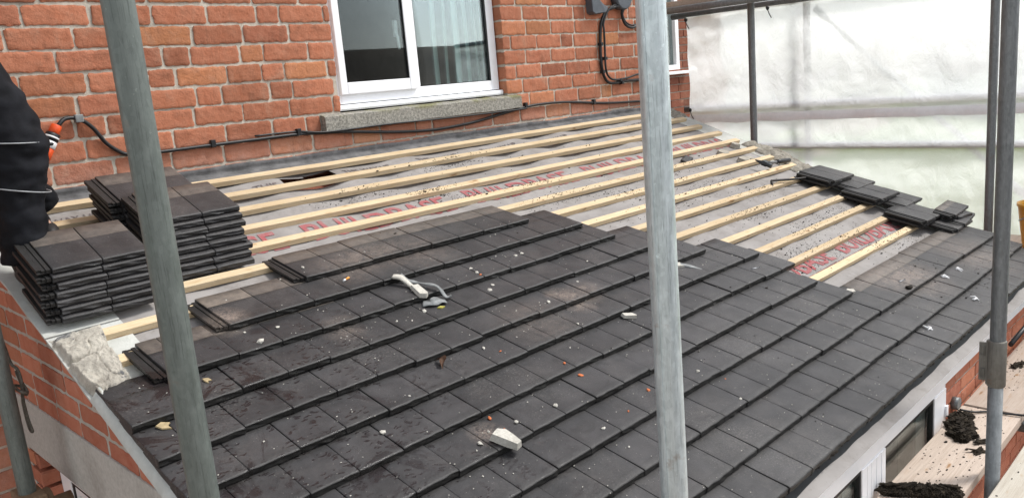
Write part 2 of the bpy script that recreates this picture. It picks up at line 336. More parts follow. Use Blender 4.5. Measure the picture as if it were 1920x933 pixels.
def ground_mat(name, a, b, sc):
    t = NT(name); n1 = t.noise(t.co(), sc, 6, .7); n2 = t.noise(t.co(), sc*.1, 4)
    c = t.mix(t.ramp(n1, [(.3, 0.0), (.7, 1.0)]), a, b); c = t.mix(t.ramp(n2, [(.4, 0.0), (.7, .4)]), c, tuple(x*.6 for x in a))
    t.bump(n1, .4, .02); return t.set(c, .95, None, .1)

# ------------------------------------------------------------------ ground
GZ = -3.6
g = MB(); g.add([(-400, -400, GZ), (400, -400, GZ), (400, 400, GZ), (-400, 400, GZ)], [(0, 1, 2, 3)])
struct(g.build('ground', ground_mat('earth', (.16, .14, .11), (.24, .21, .17), 2)))
g = MB(); g.add([(9.5, -60, GZ+.004), (60, -60, GZ+.004), (60, 60, GZ+.004), (9.5, 60, GZ+.004)], [(0, 1, 2, 3)])
struct(g.build('lawn', ground_mat('lawn_grass', (.13, .21, .05), (.21, .31, .08), 6)))
g = MB(); g.add([(-6, -9, GZ+.008), (9.4, -9, GZ+.008), (9.4, 0, GZ+.008), (-6, 0, GZ+.008)], [(0, 1, 2, 3)])
struct(g.build('patio', ground_mat('paving', (.30, .22, .17), (.40, .31, .25), 5)))

for (nm_, lab_, x_, y0_, y1_, z_, c_) in (('terrace_house', 'pinkish pale terraced houses glimpsed blurred through the white sheeting', 28, 11.5, 30, -1.6, (.62, .52, .47)), ('bungalow', 'pale rendered bungalow glimpsed blurred through the sheeting beyond the lawn', 45, -3, 14, -1.4, (.70, .70, .67))):
    far = thing(nm_, lab_, 'house', (x_+4, (y0_+y1_)/2, GZ)); pm = mat_plain(nm_+'_render', c_, .9, 0, .12, .8)
    k_ = MB(); k_.box((x_, y0_, GZ), (x_+8, y1_, z_)); k_.build('wall', pm, far)
    k_ = MB(); k_.add([(x_-.3, y0_-.3, z_-.1), (x_-.3, y1_+.3, z_-.1), (x_+4, y1_+.3, z_+1.5), (x_+4, y0_-.3, z_+1.5), (x_+8.3, y1_+.3, z_-.1), (x_+8.3, y0_-.3, z_-.1)], [(0, 1, 2, 3), (3, 2, 4, 5), (0, 3, 5), (1, 4, 2), (0, 5, 4, 1)]); k_.build('roof', mat_plain(nm_+'_roof', (.30, .27, .26), .9, 0, .2, 1), far)
    yy_ = y0_+1.2
    while yy_ < y1_-1.5:
        for zz_ in (GZ+1, GZ+3.6):
            if zz_ < z_-.9: k_ = MB(); k_.box((x_-.03, yy_, zz_), (x_-.002, yy_+1.2, zz_+1.2)); k_.build('window', M_GREYBOX, far)
        yy_ += 3.2
backdrop = thing('backdrop', 'long dark timber garage with brown roof, added out of view for the window reflections', 'backdrop', (8, -12, GZ))  # unseen building added to give the window panes a dark reflection
k_ = MB(); k_.box((-2, -14, GZ), (20, -9.6, .1)); k_.build('wall', mat_plain('dark_timber', (.10, .08, .06), .8, 0, .6, .8), backdrop)
k_ = MB(); k_.add([(-2.2, -9.3, .05), (20.2, -9.3, .05), (20.2, -11.8, 1.15), (-2.2, -11.8, 1.15), (-2.2, -14.3, .05), (20.2, -14.3, .05)], [(0, 1, 2, 3), (3, 2, 5, 4), (0, 3, 4), (1, 5, 2), (0, 4, 5, 1)])
k_.build('roof', mat_plain('brown_roof', (.11, .085, .07), .85, 0, .55, .5), backdrop)

# ------------------------------------------------------------------ brick laying
def lay(mb, back, P, x0, x1, z0, z1, H, holes=(), det=None, ST_=.237, HD=.112, J=.011, depth=.1, hp=.22, zoff=0., seed=1, rough=1.0):
    """P(x, z, d): wall coordinate to world, d = distance out of the wall face. back: MB for the mortar bed."""
    rnd = random.Random(seed); k = math.floor((z0-zoff)/H); row = 0
    while zoff+k*H < z1-1e-4:
        za, zb = zoff+k*H+J/2, zoff+(k+1)*H-J/2; zm = (za+zb)/2
        x = x0 - rnd.random()*ST_
        segs = [(x0, x1)]
        for (hx0, hx1, hz0, hz1) in holes:
            if hz0 < zm < hz1:
                n = []
                for a, b in segs:
                    if hx0 > a: n.append((a, min(b, hx0)))
                    if hx1 < b: n.append((max(a, hx1), b))
                segs = [q for q in n if q[1]-q[0] > .01]
        while x < x1:
            ln = ST_ if rnd.random() > hp else (HD if rnd.random() < .7 else ST_*.72); ln *= rnd.uniform(.97, 1.03)
            bx0, bx1 = x, x+ln; x += ln+J*rnd.uniform(.7, 1.4)
            tint = (rnd.random(), rnd.random(), rnd.random())
            for a, b in segs:
                c0, c1 = max(a, bx0), min(b, bx1)
                if c1-c0 < .03: continue
                zc0, zc1 = za+rnd.uniform(-.002, .002)*rough, zb+rnd.uniform(-.002, .002)*rough
                dd = rnd.uniform(-.002, .003)*rough
                if det and det(c0, c1, zm):
                    nx, nz = max(7, int((c1-c0)/.009)), 8
                    vs = []; so_ = rnd.random()*50
                    for j in range(nz+1):
                        for i in range(nx+1):
                            ex, ez = .006/(c1-c0), .006/(zc1-zc0)
                            fx = 0 if i == 0 else 1 if i == nx else ex+(1-2*ex)*(i-1)/(nx-2); fz = 0 if j == 0 else 1 if j == nz else ez+(1-2*ez)*(j-1)/(nz-2)
                            X, Zz = c0+(c1-c0)*fx, zc0+(zc1-zc0)*fz
                            ed = min(min(fx, 1-fx)*(c1-c0), min(fz, 1-fz)*(zc1-zc0))
                            d = dd+.0022*rough*noise.noise(Vector((X*34, Zz*34, so_)))+.0016*rough*noise.noise(Vector((X*110, Zz*110, so_)))
                            if ed < 1e-6:
                                d -= .0018
                                q = .0046*rough
                                if i in (0, nx): X += .0016*rough*noise.noise(Vector((Zz*160, so_, X)))+q*noise.noise(Vector((Zz*45, so_, X)))
                                if j in (0, nz): Zz += .0018*rough*noise.noise(Vector((X*150, so_+3, Zz)))+q*noise.noise(Vector((X*38, so_+9, Zz)))
                                if i in (0, nx) and j in (0, nz): X += (.004 if i == 0 else -.004); Zz += (.004 if j == 0 else -.004)
                            vs.append(P(X, Zz, d))
                    n = len(vs); W_ = nx+1
                    ring = [i for i in range(W_)]+[j*W_+nx for j in range(1, nz+1)]+[nz*W_+i for i in range(nx-1, -1, -1)]+[j*W_ for j in range(nz-1, 0, -1)]
                    fs = [(j*W_+i, j*W_+i+1, (j+1)*W_+i+1, (j+1)*W_+i) for j in range(nz) for i in range(nx)]
                    # sides
                    vb = []
                    for idx in ring:
                        i, j = idx % W_, idx//W_
                        vb.append(P(c0+(c1-c0)*(.004+.992*i/nx), zc0+(zc1-zc0)*(.01+.98*j/nz), -depth))
                    for a_ in range(len(ring)):
                        b_ = (a_+1) % len(ring); fs.append((ring[a_], n+a_, n+b_, ring[b_]))
                    mb.add(vs+vb, fs, tint, False)
                    for q in range(nx*nz):
                        if 0 < q % nx < nx-1 and 0 < q//nx < nz-1: mb.sm[len(mb.sm)-len(fs)+q] = True
                else:
                    vs = [P(X, Zz, d) for d in (-depth, dd) for Zz in (zc0, zc1) for X in (c0, c1)]
                    mb.add(vs, [(0, 2, 3, 1), (4, 5, 7, 6), (0, 1, 5, 4), (2, 6, 7, 3), (0, 4, 6, 2), (1, 3, 7, 5)], tint)
        k += 1; row += 1

# ------------------------------------------------------------------ house
house = thing('brick_house', 'old orange brick house wall with a white window above the half tiled roof', 'house', (1, 0, GZ))
WX0, WX1, WZ0, WZ1 = .462, 1.708, .09, 1.35
wb = MB()
lay(wb, None, lambda x, z, d: Vector((x, -d, z)), -3.2, 3.46, -.54, 2.34, .09, [(WX0, WX1, WZ0, WZ1), (.33, 1.795, 0, .09)], lambda a, b, z: b > -1.3 and -.3 < z < .85, J=.0115, seed=11)
lay(wb, None, lambda x, z, d: Vector((x, -d, z)), -3.2, -1.1, -3.6, -.54, .09, [], None, J=.0115, seed=12)
wall = wb.build('wall', M_BRICK, house)
mb = MB()
for a, b, c, d in ((-3.2, WX0-.004, -.54, 2.34), (WX1+.004, 3.455, -.54, 2.34), (WX0-.004, WX1+.004, -.54, WZ0-.03), (WX0-.004, WX1+.004, WZ1, 2.34)):
    mb.box((a, .0046, c), (b, .21, d))
mb.box((-3.2, .0046, GZ), (3.455, .21, -.54))
mb.box((3.25, .21, GZ), (3.455, 4.5, 2.34))
mb.box((-3.2, .21, GZ), (-3.0, 4.5, 2.34)); mb.box((-3.2, 4.3, GZ), (3.455, 4.5, 2.34))
mb.build('mortar_bed', M_MORTAR, house)
rf = MB(); rf.add([(-3.4, -.3, 2.3), (3.65, -.3, 2.3), (3.65, 2.2, 3.9), (-3.4, 2.2, 3.9), (3.65, 4.8, 2.3), (-3.4, 4.8, 2.3)], [(0, 1, 2, 3), (3, 2, 4, 5), (0, 5, 4, 1), (0, 3, 5), (1, 4, 2)])
rf.build('roof', M_TILE, house)
# stone sill
sb = MB()
sx0, sx1, n = .333, 1.792, 40
vs = []; prof = [(.03, .088), (-.022, .082), (-.04, .074), (-.042, .004), (-.01, .001), (.03, .0)]
for i in range(n+1):
    X = sx0+(sx1-sx0)*i/n
    for (yy, zz) in prof:
        e = .0035*noise.noise(Vector((X*14, yy*40, zz*40)))
        vs.append((X, yy+e, zz+e))
m_ = len(prof)
fs = [(i*m_+j, i*m_+(j+1) % m_, (i+1)*m_+(j+1) % m_, (i+1)*m_+j) for i in range(n) for j in range(m_)]+[tuple(range(m_)), tuple(n*m_+j for j in range(m_))]
sb.add(vs, fs); t_ = NT('weathered_sill'); v_ = t_.co(); n1_ = t_.noise(v_, 75, 6, .75); n2_ = t_.noise(v_, 8, 4)
c_ = t_.mix(t_.ramp(n1_, [(.35, 0.0), (.65, 1.0)]), (.13, .125, .11), (.42, .40, .35)); sxz = t_.n('SeparateXYZ'); t_.l(v_, sxz.inputs[0])
c_ = t_.mix(t_.math('MULTIPLY', t_.ramp(n2_, [(.42, 0.0), (.6, .8)]), t_.ramp(t_.math('ADD', sxz.outputs[2], GZ+3.6-3.6), [(.055, 0.0), (.08, 1.0)])), c_, (.16, .155, .045))
t_.bump(n1_, .9, .004); M_SILL = t_.set(c_, .95, None, .15)
sb.build('sill', M_SILL, house)
# window: frame, opening sash, fixed light, blinds, handle
win = MB(); FY0, FY1 = .058, .125
def frame_rect(mb, x0, x1, z0, z1, wl, wr, wb_, wt, y0, y1):
    mb.box((x0, y0, z0), (x0+wl, y1, z1)); mb.box((x1-wr, y0, z0), (x1, y1, z1))
    mb.box((x0+wl+.0004, y0, z0), (x1-wr-.0004, y1, z0+wb_)); mb.box((x0+wl+.0004, y0, z1-wt), (x1-wr-.0004, y1, z1))
frame_rect(win, WX0+.006, 1.700, .128, WZ1-.004, .045, .062, .058, .05, FY0, FY1)
win.box((1.026, FY0, .187), (1.064, FY1, WZ1-.055))
frame = bevel(win.build('window', M_UPVC, house), .004, 3)
cill = MB(); cill.box((WX0+.002, .03, .094), (1.702, .12, .124)); cill.box((WX0+.003, .026, .1), (1.701, .0305, .118))
bevel(cill.build('window_board', M_UPVC, frame), .003)
sash = MB(); frame_rect(sash, .505, 1.030, .176, WZ1-.05, .044, .056, .062, .05, .036, .0575)
bevel(sash.build('sash', M_UPVC, frame), .004, 3)
gk = MB()
frame_rect(gk, .5485, .9745, .2375, WZ1-.099, .004, .004, .004, .004, .0400, .0562)
frame_rect(gk, 1.0635, 1.6385, .1855, WZ1-.0535, .004, .012, .004, .004, .0620, .1)
gk.build('gasket', M_GASKET, frame)
for a, b, c, d, y in ((.551, .972, .240, WZ1-.102, .047), (1.066, 1.636, .188, WZ1-.056, .07)):
    p = MB(); p.box((a, y, c), (b, y+.006, d)); p.build('pane', M_GLASS, frame)
hd = MB(); hd.tube([(.955, .078, .40), (.955, .085, .47), (.952, .10, .50)], [.008, .009, .011], 10); hd.box((.945, .09, .47), (.967, .11, .56))
bevel(hd.build('handle', M_UPVC, frame), .002)
bl = MB()
for i in range(6):
    x = 1.375+i*.085; a = .62+.12*sin(i*2.1); m = Matrix.Translation((x-.06, .178, 0)) @ Matrix.Rotation(a, 4, 'Z')
    vs = []
    for j in range(9):
        z = .1+1.2*j/8
        for k in range(7):
            q = (k/6-.5)*.108; vs.append(m @ Vector((q, .014*cos(q*24)+.005*sin(z*5+i), z)))
    bl.add(vs, [(j*7+k, j*7+k+1, (j+1)*7+k+1, (j+1)*7+k) for j in range(8) for k in range(6)], None, True)
bl.build('blind', M_BLIND, frame)
def open_room(a, b, face):
    m = MB(); x0, y0, z0 = a; x1, y1, z1 = b
    q = [(x0, y0, z0), (x1, y0, z0), (x1, y1, z0), (x0, y1, z0), (x0, y0, z1), (x1, y0, z1), (x1, y1, z1), (x0, y1, z1)]
    fs = {'f': (0, 1, 5, 4), 'b': (2, 3, 7, 6), 'l': (3, 0, 4, 7), 'r': (1, 2, 6, 5), 'd': (0, 3, 2, 1), 'u': (4, 5, 6, 7)}
    m.add(q, [v for k, v in fs.items() if k not in face]); return m
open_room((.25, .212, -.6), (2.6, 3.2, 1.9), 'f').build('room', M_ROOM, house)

# neighbour house beyond the corner
nb = thing('neighbour_house', 'darker red brick house beyond the corner, a white framed window over a white sill', 'house', (6, .9, GZ))
b_ = MB(); NX0, NX1 = 3.9, 5.092
lay(b_, None, lambda x, z, d: Vector((x, .9-d, z)), 3.46, 5.7, -1.2, 2.2, .075, [(NX0, NX1, .118, 1.3)], None, .215, .103, .010, .1, .1, seed=5)
b_.build('wall', mat_brick('brown_brick', (.24, .085, .052), (.15, .05, .034), (.30, .13, .085), (.26, .09, .05), .3), nb)
b_ = MB()
for a, b, c, d in ((3.46, NX0-.004, GZ, 2.2), (NX1+.004, 5.7, GZ, 2.2), (NX0-.004, NX1+.004, GZ, .10), (NX0-.004, NX1+.004, 1.3, 2.2)): b_.box((a, .907, c), (b, 1.1, d))
b_.build('mortar_bed', M_MORTAR2, nb)
f_ = MB(); frame_rect(f_, NX0, NX1-.002, .13, 1.295, .06, .06, .06, .06, .90, .97)
fr2 = bevel(f_.build('window', M_UPVC, nb), .004)
f_ = MB(); f_.box((NX0-.06, .84, .098), (NX1+.09, .96, .128)); bevel(f_.build('window_sill', M_UPVC, fr2), .004)
f_ = MB(); f_.box((NX0+.062, .935, .192), (NX1-.064, .941, 1.233)); f_.build('pane', M_GLASS, fr2)
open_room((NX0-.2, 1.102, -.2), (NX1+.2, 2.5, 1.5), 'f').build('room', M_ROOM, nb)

# ------------------------------------------------------------------ lean-to extension
ext = thing('brick_extension', 'single storey red brick extension whose low sloping roof is half tiled, half bare battens', 'extension', (1, -1.3, GZ))
GX, FYW = -1.29, -2.54
gb = MB(); GH = .0704
lay(gb, None, lambda y, z, d: Vector((GX-d, y, z)), FYW, 0, -2.0, -.05, GH, [(-1.75, -.225, -1.02, -.808), (-1.6, -.335, -2.2, -1.02)], lambda a, b, z: z > -1.3, .215, .103, .0125, .1, .02, -.398, seed=3, rough=.7)
me = gb.build('gable_wall', M_BRICK2, ext)
def clip_top(ob, h):
    off = wloc(ob); bm = bmesh.new(); bm.from_mesh(ob.data)
    r = bmesh.ops.bisect_plane(bm, geom=bm.verts[:]+bm.edges[:]+bm.faces[:], plane_co=RP(0, 1, h)-off, plane_no=Vector((0, -ST, CT)), clear_outer=True)
    bm.to_mesh(ob.data); bm.free()
clip_top(me, -.083)
mb = MB()
for a, b, c, d in ((FYW+.01, 0, -.808, 0), (-.229, 0, GZ, -.808), (FYW+.01, -1.6, GZ, -.808)): mb.box((GX+.003, a, c), (GX+.2, b, d))
mo = mb.build('gable_mortar_bed', M_MORTAR2, ext); clip_top(mo, -.086)
lt = MB(); lt.box((GX-.006, -1.75, -1.019), (GX+.1, -.226, -.809)); bevel(lt.build('lintel', M_CONC, ext), .004)
gw = MB()
m90 = lambda v: Vector((GX+.06+v.y, -v.x, v.z))
def frame_rect_m(mb, x0, x1, z0, z1, wd, y0, y1, m):
    mb.box((x0, y0, z0), (x0+wd, y1, z1), None, m); mb.box((x1-wd, y0, z0), (x1, y1, z1), None, m)
    mb.box((x0+wd+.0004, y0, z0), (x1-wd-.0004, y1, z0+wd), None, m); mb.box((x0+wd+.0004, y0, z1-wd), (x1-wd-.0004, y1, z1), None, m)
frame_rect_m(gw, .337, 1.598, -2.1, -1.022, .11, 0, .07, m90)
gwo = bevel(gw.build('window', M_UPVC, ext), .004)
gw = MB(); frame_rect_m(gw, .449, 1.486, -1.988, -1.134, .012, .005, .05, m90); gw.build('gasket', M_GASKET, gwo)
gw = MB(); frame_rect_m(gw, .463, 1.472, -1.975, -1.148, .03, .01, .045, m90); gw.build('sash', M_UPVC, gwo)
gw = MB(); gw.box((.495, .03, -1.945), (1.44, .036, -1.18), None, m90); gw.build('pane', M_GLASS, gwo)
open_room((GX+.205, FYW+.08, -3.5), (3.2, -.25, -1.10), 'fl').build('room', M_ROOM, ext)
# front wall under the eaves
fb = MB()
lay(fb, None, lambda x, z, d: Vector((x, FYW-d, z)), 1.778, 3.43, -3.6, -1.22, GH, [], lambda a, b, z: z > -1.75, .215, .103, .010, .1, .1, -.398, seed=9, rough=.6)
lay(fb, None, lambda x, z, d: Vector((x, FYW-d, z)), GX, 1.778, -3.6, -2.2, GH, [], None, .215, .103, .010, .1, .1, -.398, seed=19, rough=.6)
fb.build('front_wall', M_BRICK2, ext)
mb = MB(); mb.box((1.782, FYW+.006, GZ), (3.428, FYW+.2, -1.2)); mb.box((GX+.2, FYW+.006, GZ), (1.782, FYW+.2, -2.2)); mb.box((3.22, FYW+.2, GZ), (3.428, 0, -1.2))
mb.build('front_mortar_bed', M_MORTAR2, ext)
fw = MB(); y0, y1 = FYW-.004, FYW+.07
fw.box((GX+.1, y0, -1.345), (1.775, y1, -1.262)); fw.box((GX+.1, y0, -2.2), (1.775, y1, -2.12))
for a, b in ((.815, 1.046), (1.62, 1.774), (-.35, -.25), (-1.19, -1.1)): fw.box((a, y0-.004, -2.12), (b, y1, -1.3455))
for a in (.86, .90, .95, 1.0): fw.box((a, y0-.0062, -2.11), (a+.022, y0-.0035, -1.3465))
fwo = bevel(fw.build('window', M_UPVC, ext), .004, 3)
fw = MB(); fw.box((1.2, y0-.016, -1.316), (1.60, y0-.0005, -1.300)); fw.tube([(1.19, y0-.008, -1.308), (1.61, y0-.008, -1.308)], .007, 10); fw.build('trickle_vent', M_UPVC, fwo)
for zz in (-1.48, -1.62):
    fw = MB(); fw.box((1.76, y0-.012, zz), (1.785, y0-.0045, zz+.05)); fw.build('hinge', M_UPVC, fwo)
for a, b in ((1.06, 1.606), (-.236, .801), (-1.086, -.364)):
    fw = MB(); frame_rect(fw, a-.0135, b+.0135, -2.119, -1.346, .012, .012, .012, .012, y0+.001, y0+.03); fw.build('gasket', M_GASKET, fwo)
    fw = MB(); fw.box((a, y0+.012, -2.106), (b, y0+.018, -1.359)); fw.build('pane', M_GLASS, fwo)
fc = MB(); fc.box((GX-.02, -2.569, -1.297), (3.47, -2.545, -1.193)); fc.box((GX-.02, -2.565, -1.299), (3.47, FYW+.02, -1.2622))
bevel(fc.build('fascia', M_UPVC, ext), .003)
# sagging underlay
def sag(u, s):
    a = -(.010+.014*max(0, 1-abs(s-.3)/.3))*(sin(pi*(u+.1)/.42)**2)*(.6+.6*noise.noise(Vector((u*1.2, s*2, 3))))
    return -.071 + a + .010*noise.noise(Vector((u*2.3, s*6, 1)))*(1.7-1.1*min(1, max(0, (s-.4)/.4)))+.004*noise.noise(Vector((u*9, s*9, 5)))
HOLE = (-.03, .262, .160, .248)
ul = MB(); U0, U1, S0, S1 = -1.17, 3.34, .0, 2.86; nu, ns = 300, 210
vs = [RP(U0+(U1-U0)*i/nu, S0+(S1-S0)*j/ns, sag(U0+(U1-U0)*i/nu, S0+(S1-S0)*j/ns)) for j in range(ns+1) for i in range(nu+1)]
fs = []
for j in range(ns):
    for i in range(nu):
        u, s = U0+(U1-U0)*(i+.5)/nu, S0+(S1-S0)*(j+.5)/ns
        tt = (u-HOLE[0])/(HOLE[1]-HOLE[0])
        if 0 < tt < 1 and HOLE[2]+.02*(1-tt) < s < .30: continue
        fs.append((j*(nu+1)+i, j*(nu+1)+i+1, (j+1)*(nu+1)+i+1, (j+1)*(nu+1)+i))
ul.add(vs, fs, None, True); ul.build('underlay', M_FELT, ext, recalc=False)
dk = MB(); dk.add([RP(-1.2, -.0, -.15), RP(3.35, -.0, -.15), RP(3.35, 2.75, -.15), RP(-1.2, 2.75, -.15)], [(0, 1, 2, 3)]); dk.build('roof_deck', M_RUSTVOID, ext)
st = MB(); n = 160; vs = []
for i in range(n+1):
    u = -1.2+4.6*i/n; e = .012*noise.noise(Vector((u*3, 0, 2))); e2 = .006*noise.noise(Vector((u*9, 4, 2)))
    vs += [(u, -.006+.003*noise.noise(Vector((u*5, 1, 1))), ZR-.045+e), (u, -.012, ZR-.062+e2), RP(u, .03, -.064+e2), RP(u, .14, -.058+e2)]
st.add(vs, [(i*4+j, i*4+j+1, (i+1)*4+j+1, (i+1)*4+j) for i in range(n) for j in range(3)], None, True); st.build('flashing', M_LEAD, ext, recalc=False)
# undercloak board along the left verge and the mortar
uc = MB(); n = 60
for (s0, s1, gap) in ((.02, .985, 0), (.993, 2.86, 0)):
    vs = []
    for i in range(n+1):
        s = s0+(s1-s0)*i/n; e = .005*noise.noise(Vector((s*8, 0, 0)))
        vs += [RP(-1.325+e, s, -.076), RP(-1.325+e, s, -.069), RP(-1.10+e, s, -.0665), RP(-1.10+e, s, -.076)]
    uc.add(vs, [(i*4+j, i*4+(j+1) % 4, (i+1)*4+(j+1) % 4, (i+1)*4+j) for i in range(n) for j in range(4)]+[(0, 1, 2, 3), tuple(n*4+j for j in range(4))])
uc.build('undercloak', M_CEMENT, ext)
def mortar_lump(name, outline_u, s0, s1, h0, h1, seed, mat=M_LUMP):
    """a bedded lump of old mortar: a rough pillow over the rectangle"""
    u0, u1 = outline_u; nx, ny = 46, 38; vs = []
    for j in range(ny+1):
        for i in range(nx+1):
            a, b = i/nx, j/ny
            e = min(a, 1-a, b, 1-b)*2
            jit = .2*noise.noise(Vector((a*3.1, b*3.1, seed)))
            u = u0+(u1-u0)*(a+.12*noise.noise(Vector((b*4, seed, a)))); s = s0+(s1-s0)*(b+.12*noise.noise(Vector((a*4, seed+5, b))))
            h = h0+(h1-h0)*.72*min(1, max(0, (e*2.2+jit)))**.6*(.8+.35*noise.noise(Vector((u*22, s*22, seed))))+.004*noise.noise(Vector((u*60, s*60, seed)))+.003*noise.noise(Vector((u*140, s*140, seed)))
            if e < 1e-6: h = h0
            vs.append(RP(u, s, h))
    m = MB(); m.add(vs, [(j*(nx+1)+i, j*(nx+1)+i+1, (j+1)*(nx+1)+i+1, (j+1)*(nx+1)+i) for j in range(ny) for i in range(nx)], None, True)
    return m.build(name, mat, ext, recalc=False)
def mortar_block(poly, hs, seed):
    """a broken block of bedding mortar: quad outline (u, s), heights at its corners, steep ragged edges"""
    nx, ny = 60, 60; vs = []
    for j in range(ny+1):
        for i in range(nx+1):
            a, b = i/nx, j/ny
            a2 = a+.05*noise.noise(Vector((b*6, seed, a*3))); b2 = b+.05*noise.noise(Vector((a*6, seed+4, b*3)))
            w_ = ((1-a)*(1-b), a*(1-b), a*b, (1-a)*b); w2 = ((1-a2)*(1-b2), a2*(1-b2), a2*b2, (1-a2)*b2)
            u = sum(k*p[0] for k, p in zip(w2, poly)); s = sum(k*p[1] for k, p in zip(w2, poly))
            e = min(a, 1-a, b, 1-b); edge = min(1, max(0, (e-.02-.05*abs(noise.noise(Vector((a*7, b*7, seed)))))/.06))**.7
            h = sum(k*p for k, p in zip(w_, hs))
            h *= 1+.30*noise.noise(Vector((a*2.6, b*2.6, seed)))
            cr = abs(noise.noise(Vector((a*1.7, b*1.7, seed+7)))); h -= .008*max(0, 1-cr/.04)
            h += .0035*noise.noise(Vector((a*11, b*11, seed)))+.0018*noise.noise(Vector((a*28, b*28, seed)))
            vs.append(RP(u, s, -.068+max(0, h)*edge))
    m = MB(); m.add(vs, [(j*(nx+1)+i, j*(nx+1)+i+1, (j+1)*(nx+1)+i+1, (j+1)*(nx+1)+i) for j in range(ny) for i in range(nx)], None, True)
    return m.build('mortar_bed', M_LUMP, ext, recalc=False)
mortar_block([(-1.322, 1.005), (-1.165, 1.03), (-1.195, 1.165), (-1.318, 1.172)], (.018, .040, .032, .026), 1)
mortar_block([(-1.326, 1.165), (-1.190, 1.16), (-1.205, 1.34), (-1.315, 1.385)], (.026, .046, .040, .034), 2)
mortar_lump('mortar_bed', (-1.305, -1.235), 1.33, 1.40, -.05, -.040, 12, M_LUMP)
fl = MB(); n = 120; vs = []
for i in range(n+1):
    s = 1.34+1.48*i/n; e = .010*noise.noise(Vector((s*16, 0, 0)))+.004*noise.noise(Vector((s*60, 3, 0)))
    vs += [RP(-1.327, s, -.072), RP(-1.324+e*.4, s, -.062), RP(-1.306+e, s, -.034+e), RP(-1.29, s, -.05)]
fl.add(vs, [(i*4+j, i*4+j+1, (i+1)*4+j+1, (i+1)*4+j) for i in range(n) for j in range(3)], None, True); fl.build('mortar_fillet', M_CEMENT, ext, recalc=False)
# right verge: undercloak and broken bedding
uc = MB(); uc.add([RP(3.22, 0, -.076), RP(3.22, 0, -.068), RP(3.44, 0, -.068), RP(3.44, 0, -.09), RP(3.22, 2.86, -.076), RP(3.22, 2.86, -.068), RP(3.44, 2.86, -.068), RP(3.44, 2.86, -.09)],
    [(0, 1, 2, 3), (4, 5, 6, 7), (1, 2, 6, 5), (2, 3, 7, 6), (0, 1, 5, 4)]); uc.build('undercloak', M_CEMENT, ext)
for q, (u, s, a, b, h) in enumerate([(3.32, .09, .10, .09, .05), (3.36, .20, .08, .05, .035), (3.37, .86, .07, .06, .045), (3.38, .95, .10, .08, .04), (3.40, 1.04, .09, .08, .045), (3.36, 1.13, .10, .07, .035), (3.33, 1.22, .12, .07, .03), (3.38, 1.30, .08, .06, .03), (3.34, 1.38, .09, .06, .03)]):
    mortar_lump('verge_mortar', (u-a, u+a), s-b, s+b, -.068, -.068+h*1.1, 20+q, M_LUMP2)
sw = MB(); sw.box((3.225, FYW+.2, GZ), (3.43, 0, -.05)); so2 = sw.build('end_wall', M_BRICK2, ext); clip_top(so2, -.09)
# battens
for j in range(1, 18):
    s1_ = .166+.1528*(j-1)
    if j > 6: s1_ = .930+.1535*(j-6)
    rr = random.Random(j)
    u0 = {1: -1.24, 2: -1.245, 3: -1.19, 4: -1.2, 5: -1.2, 6: -1.2}.get(j, -1.2+rr.uniform(-.02, .01))
    if j == 8: u0 = -1.222
    u1 = {1: 3.33, 2: 3.31, 3: 3.29, 4: 3.33, 5: 3.325, 6: 3.33, 7: 3.27, 8: 3.30}.get(j, 3.30)
    bt = MB(); n = 46; vs = []; ph = rr.random()*9
    for i in range(n+1):
        u = u0+(u1-u0)*i/n; bw = .003*sin(u*1.3+ph)+.0015*noise.noise(Vector((u*3, j, 0))); tw = .0012*noise.noise(Vector((u*6, j, 4)))
        for (ds, hh) in ((-.040, -.0688), (-.040, -.0465), (-.0385, -.045), (-.0015, -.045), (0, -.0465), (0, -.0688)):
            vs.append(RP(u, s1_+ds+bw, hh+tw))
    bt.add(vs, [(i*6+k, i*6+(k+1) % 6, (i+1)*6+(k+1) % 6, (i+1)*6+k) for i in range(n) for k in range(6)]+[tuple(range(6)), tuple(n*6+k for k in range(6))])
    bt.build('batten', M_BATTEN, ext)
# printed words on the underlay
FONT = None
def words(txt, u0, s_base, height, width, mat, name, bold=.0, hh=.0025):
    cu = bpy.data.curves.new('t', 'FONT'); cu.body = txt; cu.size = 1; cu.offset = bold; cu.resolution_u = 3
    ob = bpy.data.objects.new('t', cu); COL.objects.link(ob); dg = bpy.context.evaluated_depsgraph_get(); dg.update()
    me = bpy.data.meshes.new_from_object(ob.evaluated_get(dg)); bpy.data.objects.remove(ob)
    bm = bmesh.new(); bm.from_mesh(me); bmesh.ops.triangulate(bm, faces=bm.faces)
    for _ in range(2):
        le = [e for e in bm.edges if e.calc_length() > .25]
        if le: bmesh.ops.subdivide_edges(bm, edges=le, cuts=1); bmesh.ops.triangulate(bm, faces=bm.faces)
    xs = [v.co.x for v in bm.verts]; ys = [v.co.y for v in bm.verts]; x0, x1, y0, y1 = min(xs), max(xs), min(ys), max(ys)
    m = MB(); bm.verts.ensure_lookup_table(); bm.verts.index_update()
    vs = []
    for v in bm.verts:
        u = u0+(v.co.x-x0)/(x1-x0)*width; s = s_base-(v.co.y-y0)/(y1-y0)*height
        vs.append(RP(u, s, sag(u, s)+hh))
    m.add(vs, [[v.index for v in f.verts] for f in bm.faces]); bm.free(); bpy.data.meshes.remove(me)
    return m.build(name, mat, ext)
for u0 in (-1.14, -.215, .715, 1.665, 2.60): words('BUILDBASE', u0, .788, .148, .80 if u0 < 2.5 else .70, M_RED, 'print', .018)
for u0 in (1.30, 2.24): words('BUILDBASE', u0, 2.080, .135, .82, M_RED, 'print', .018)
ln = MB()
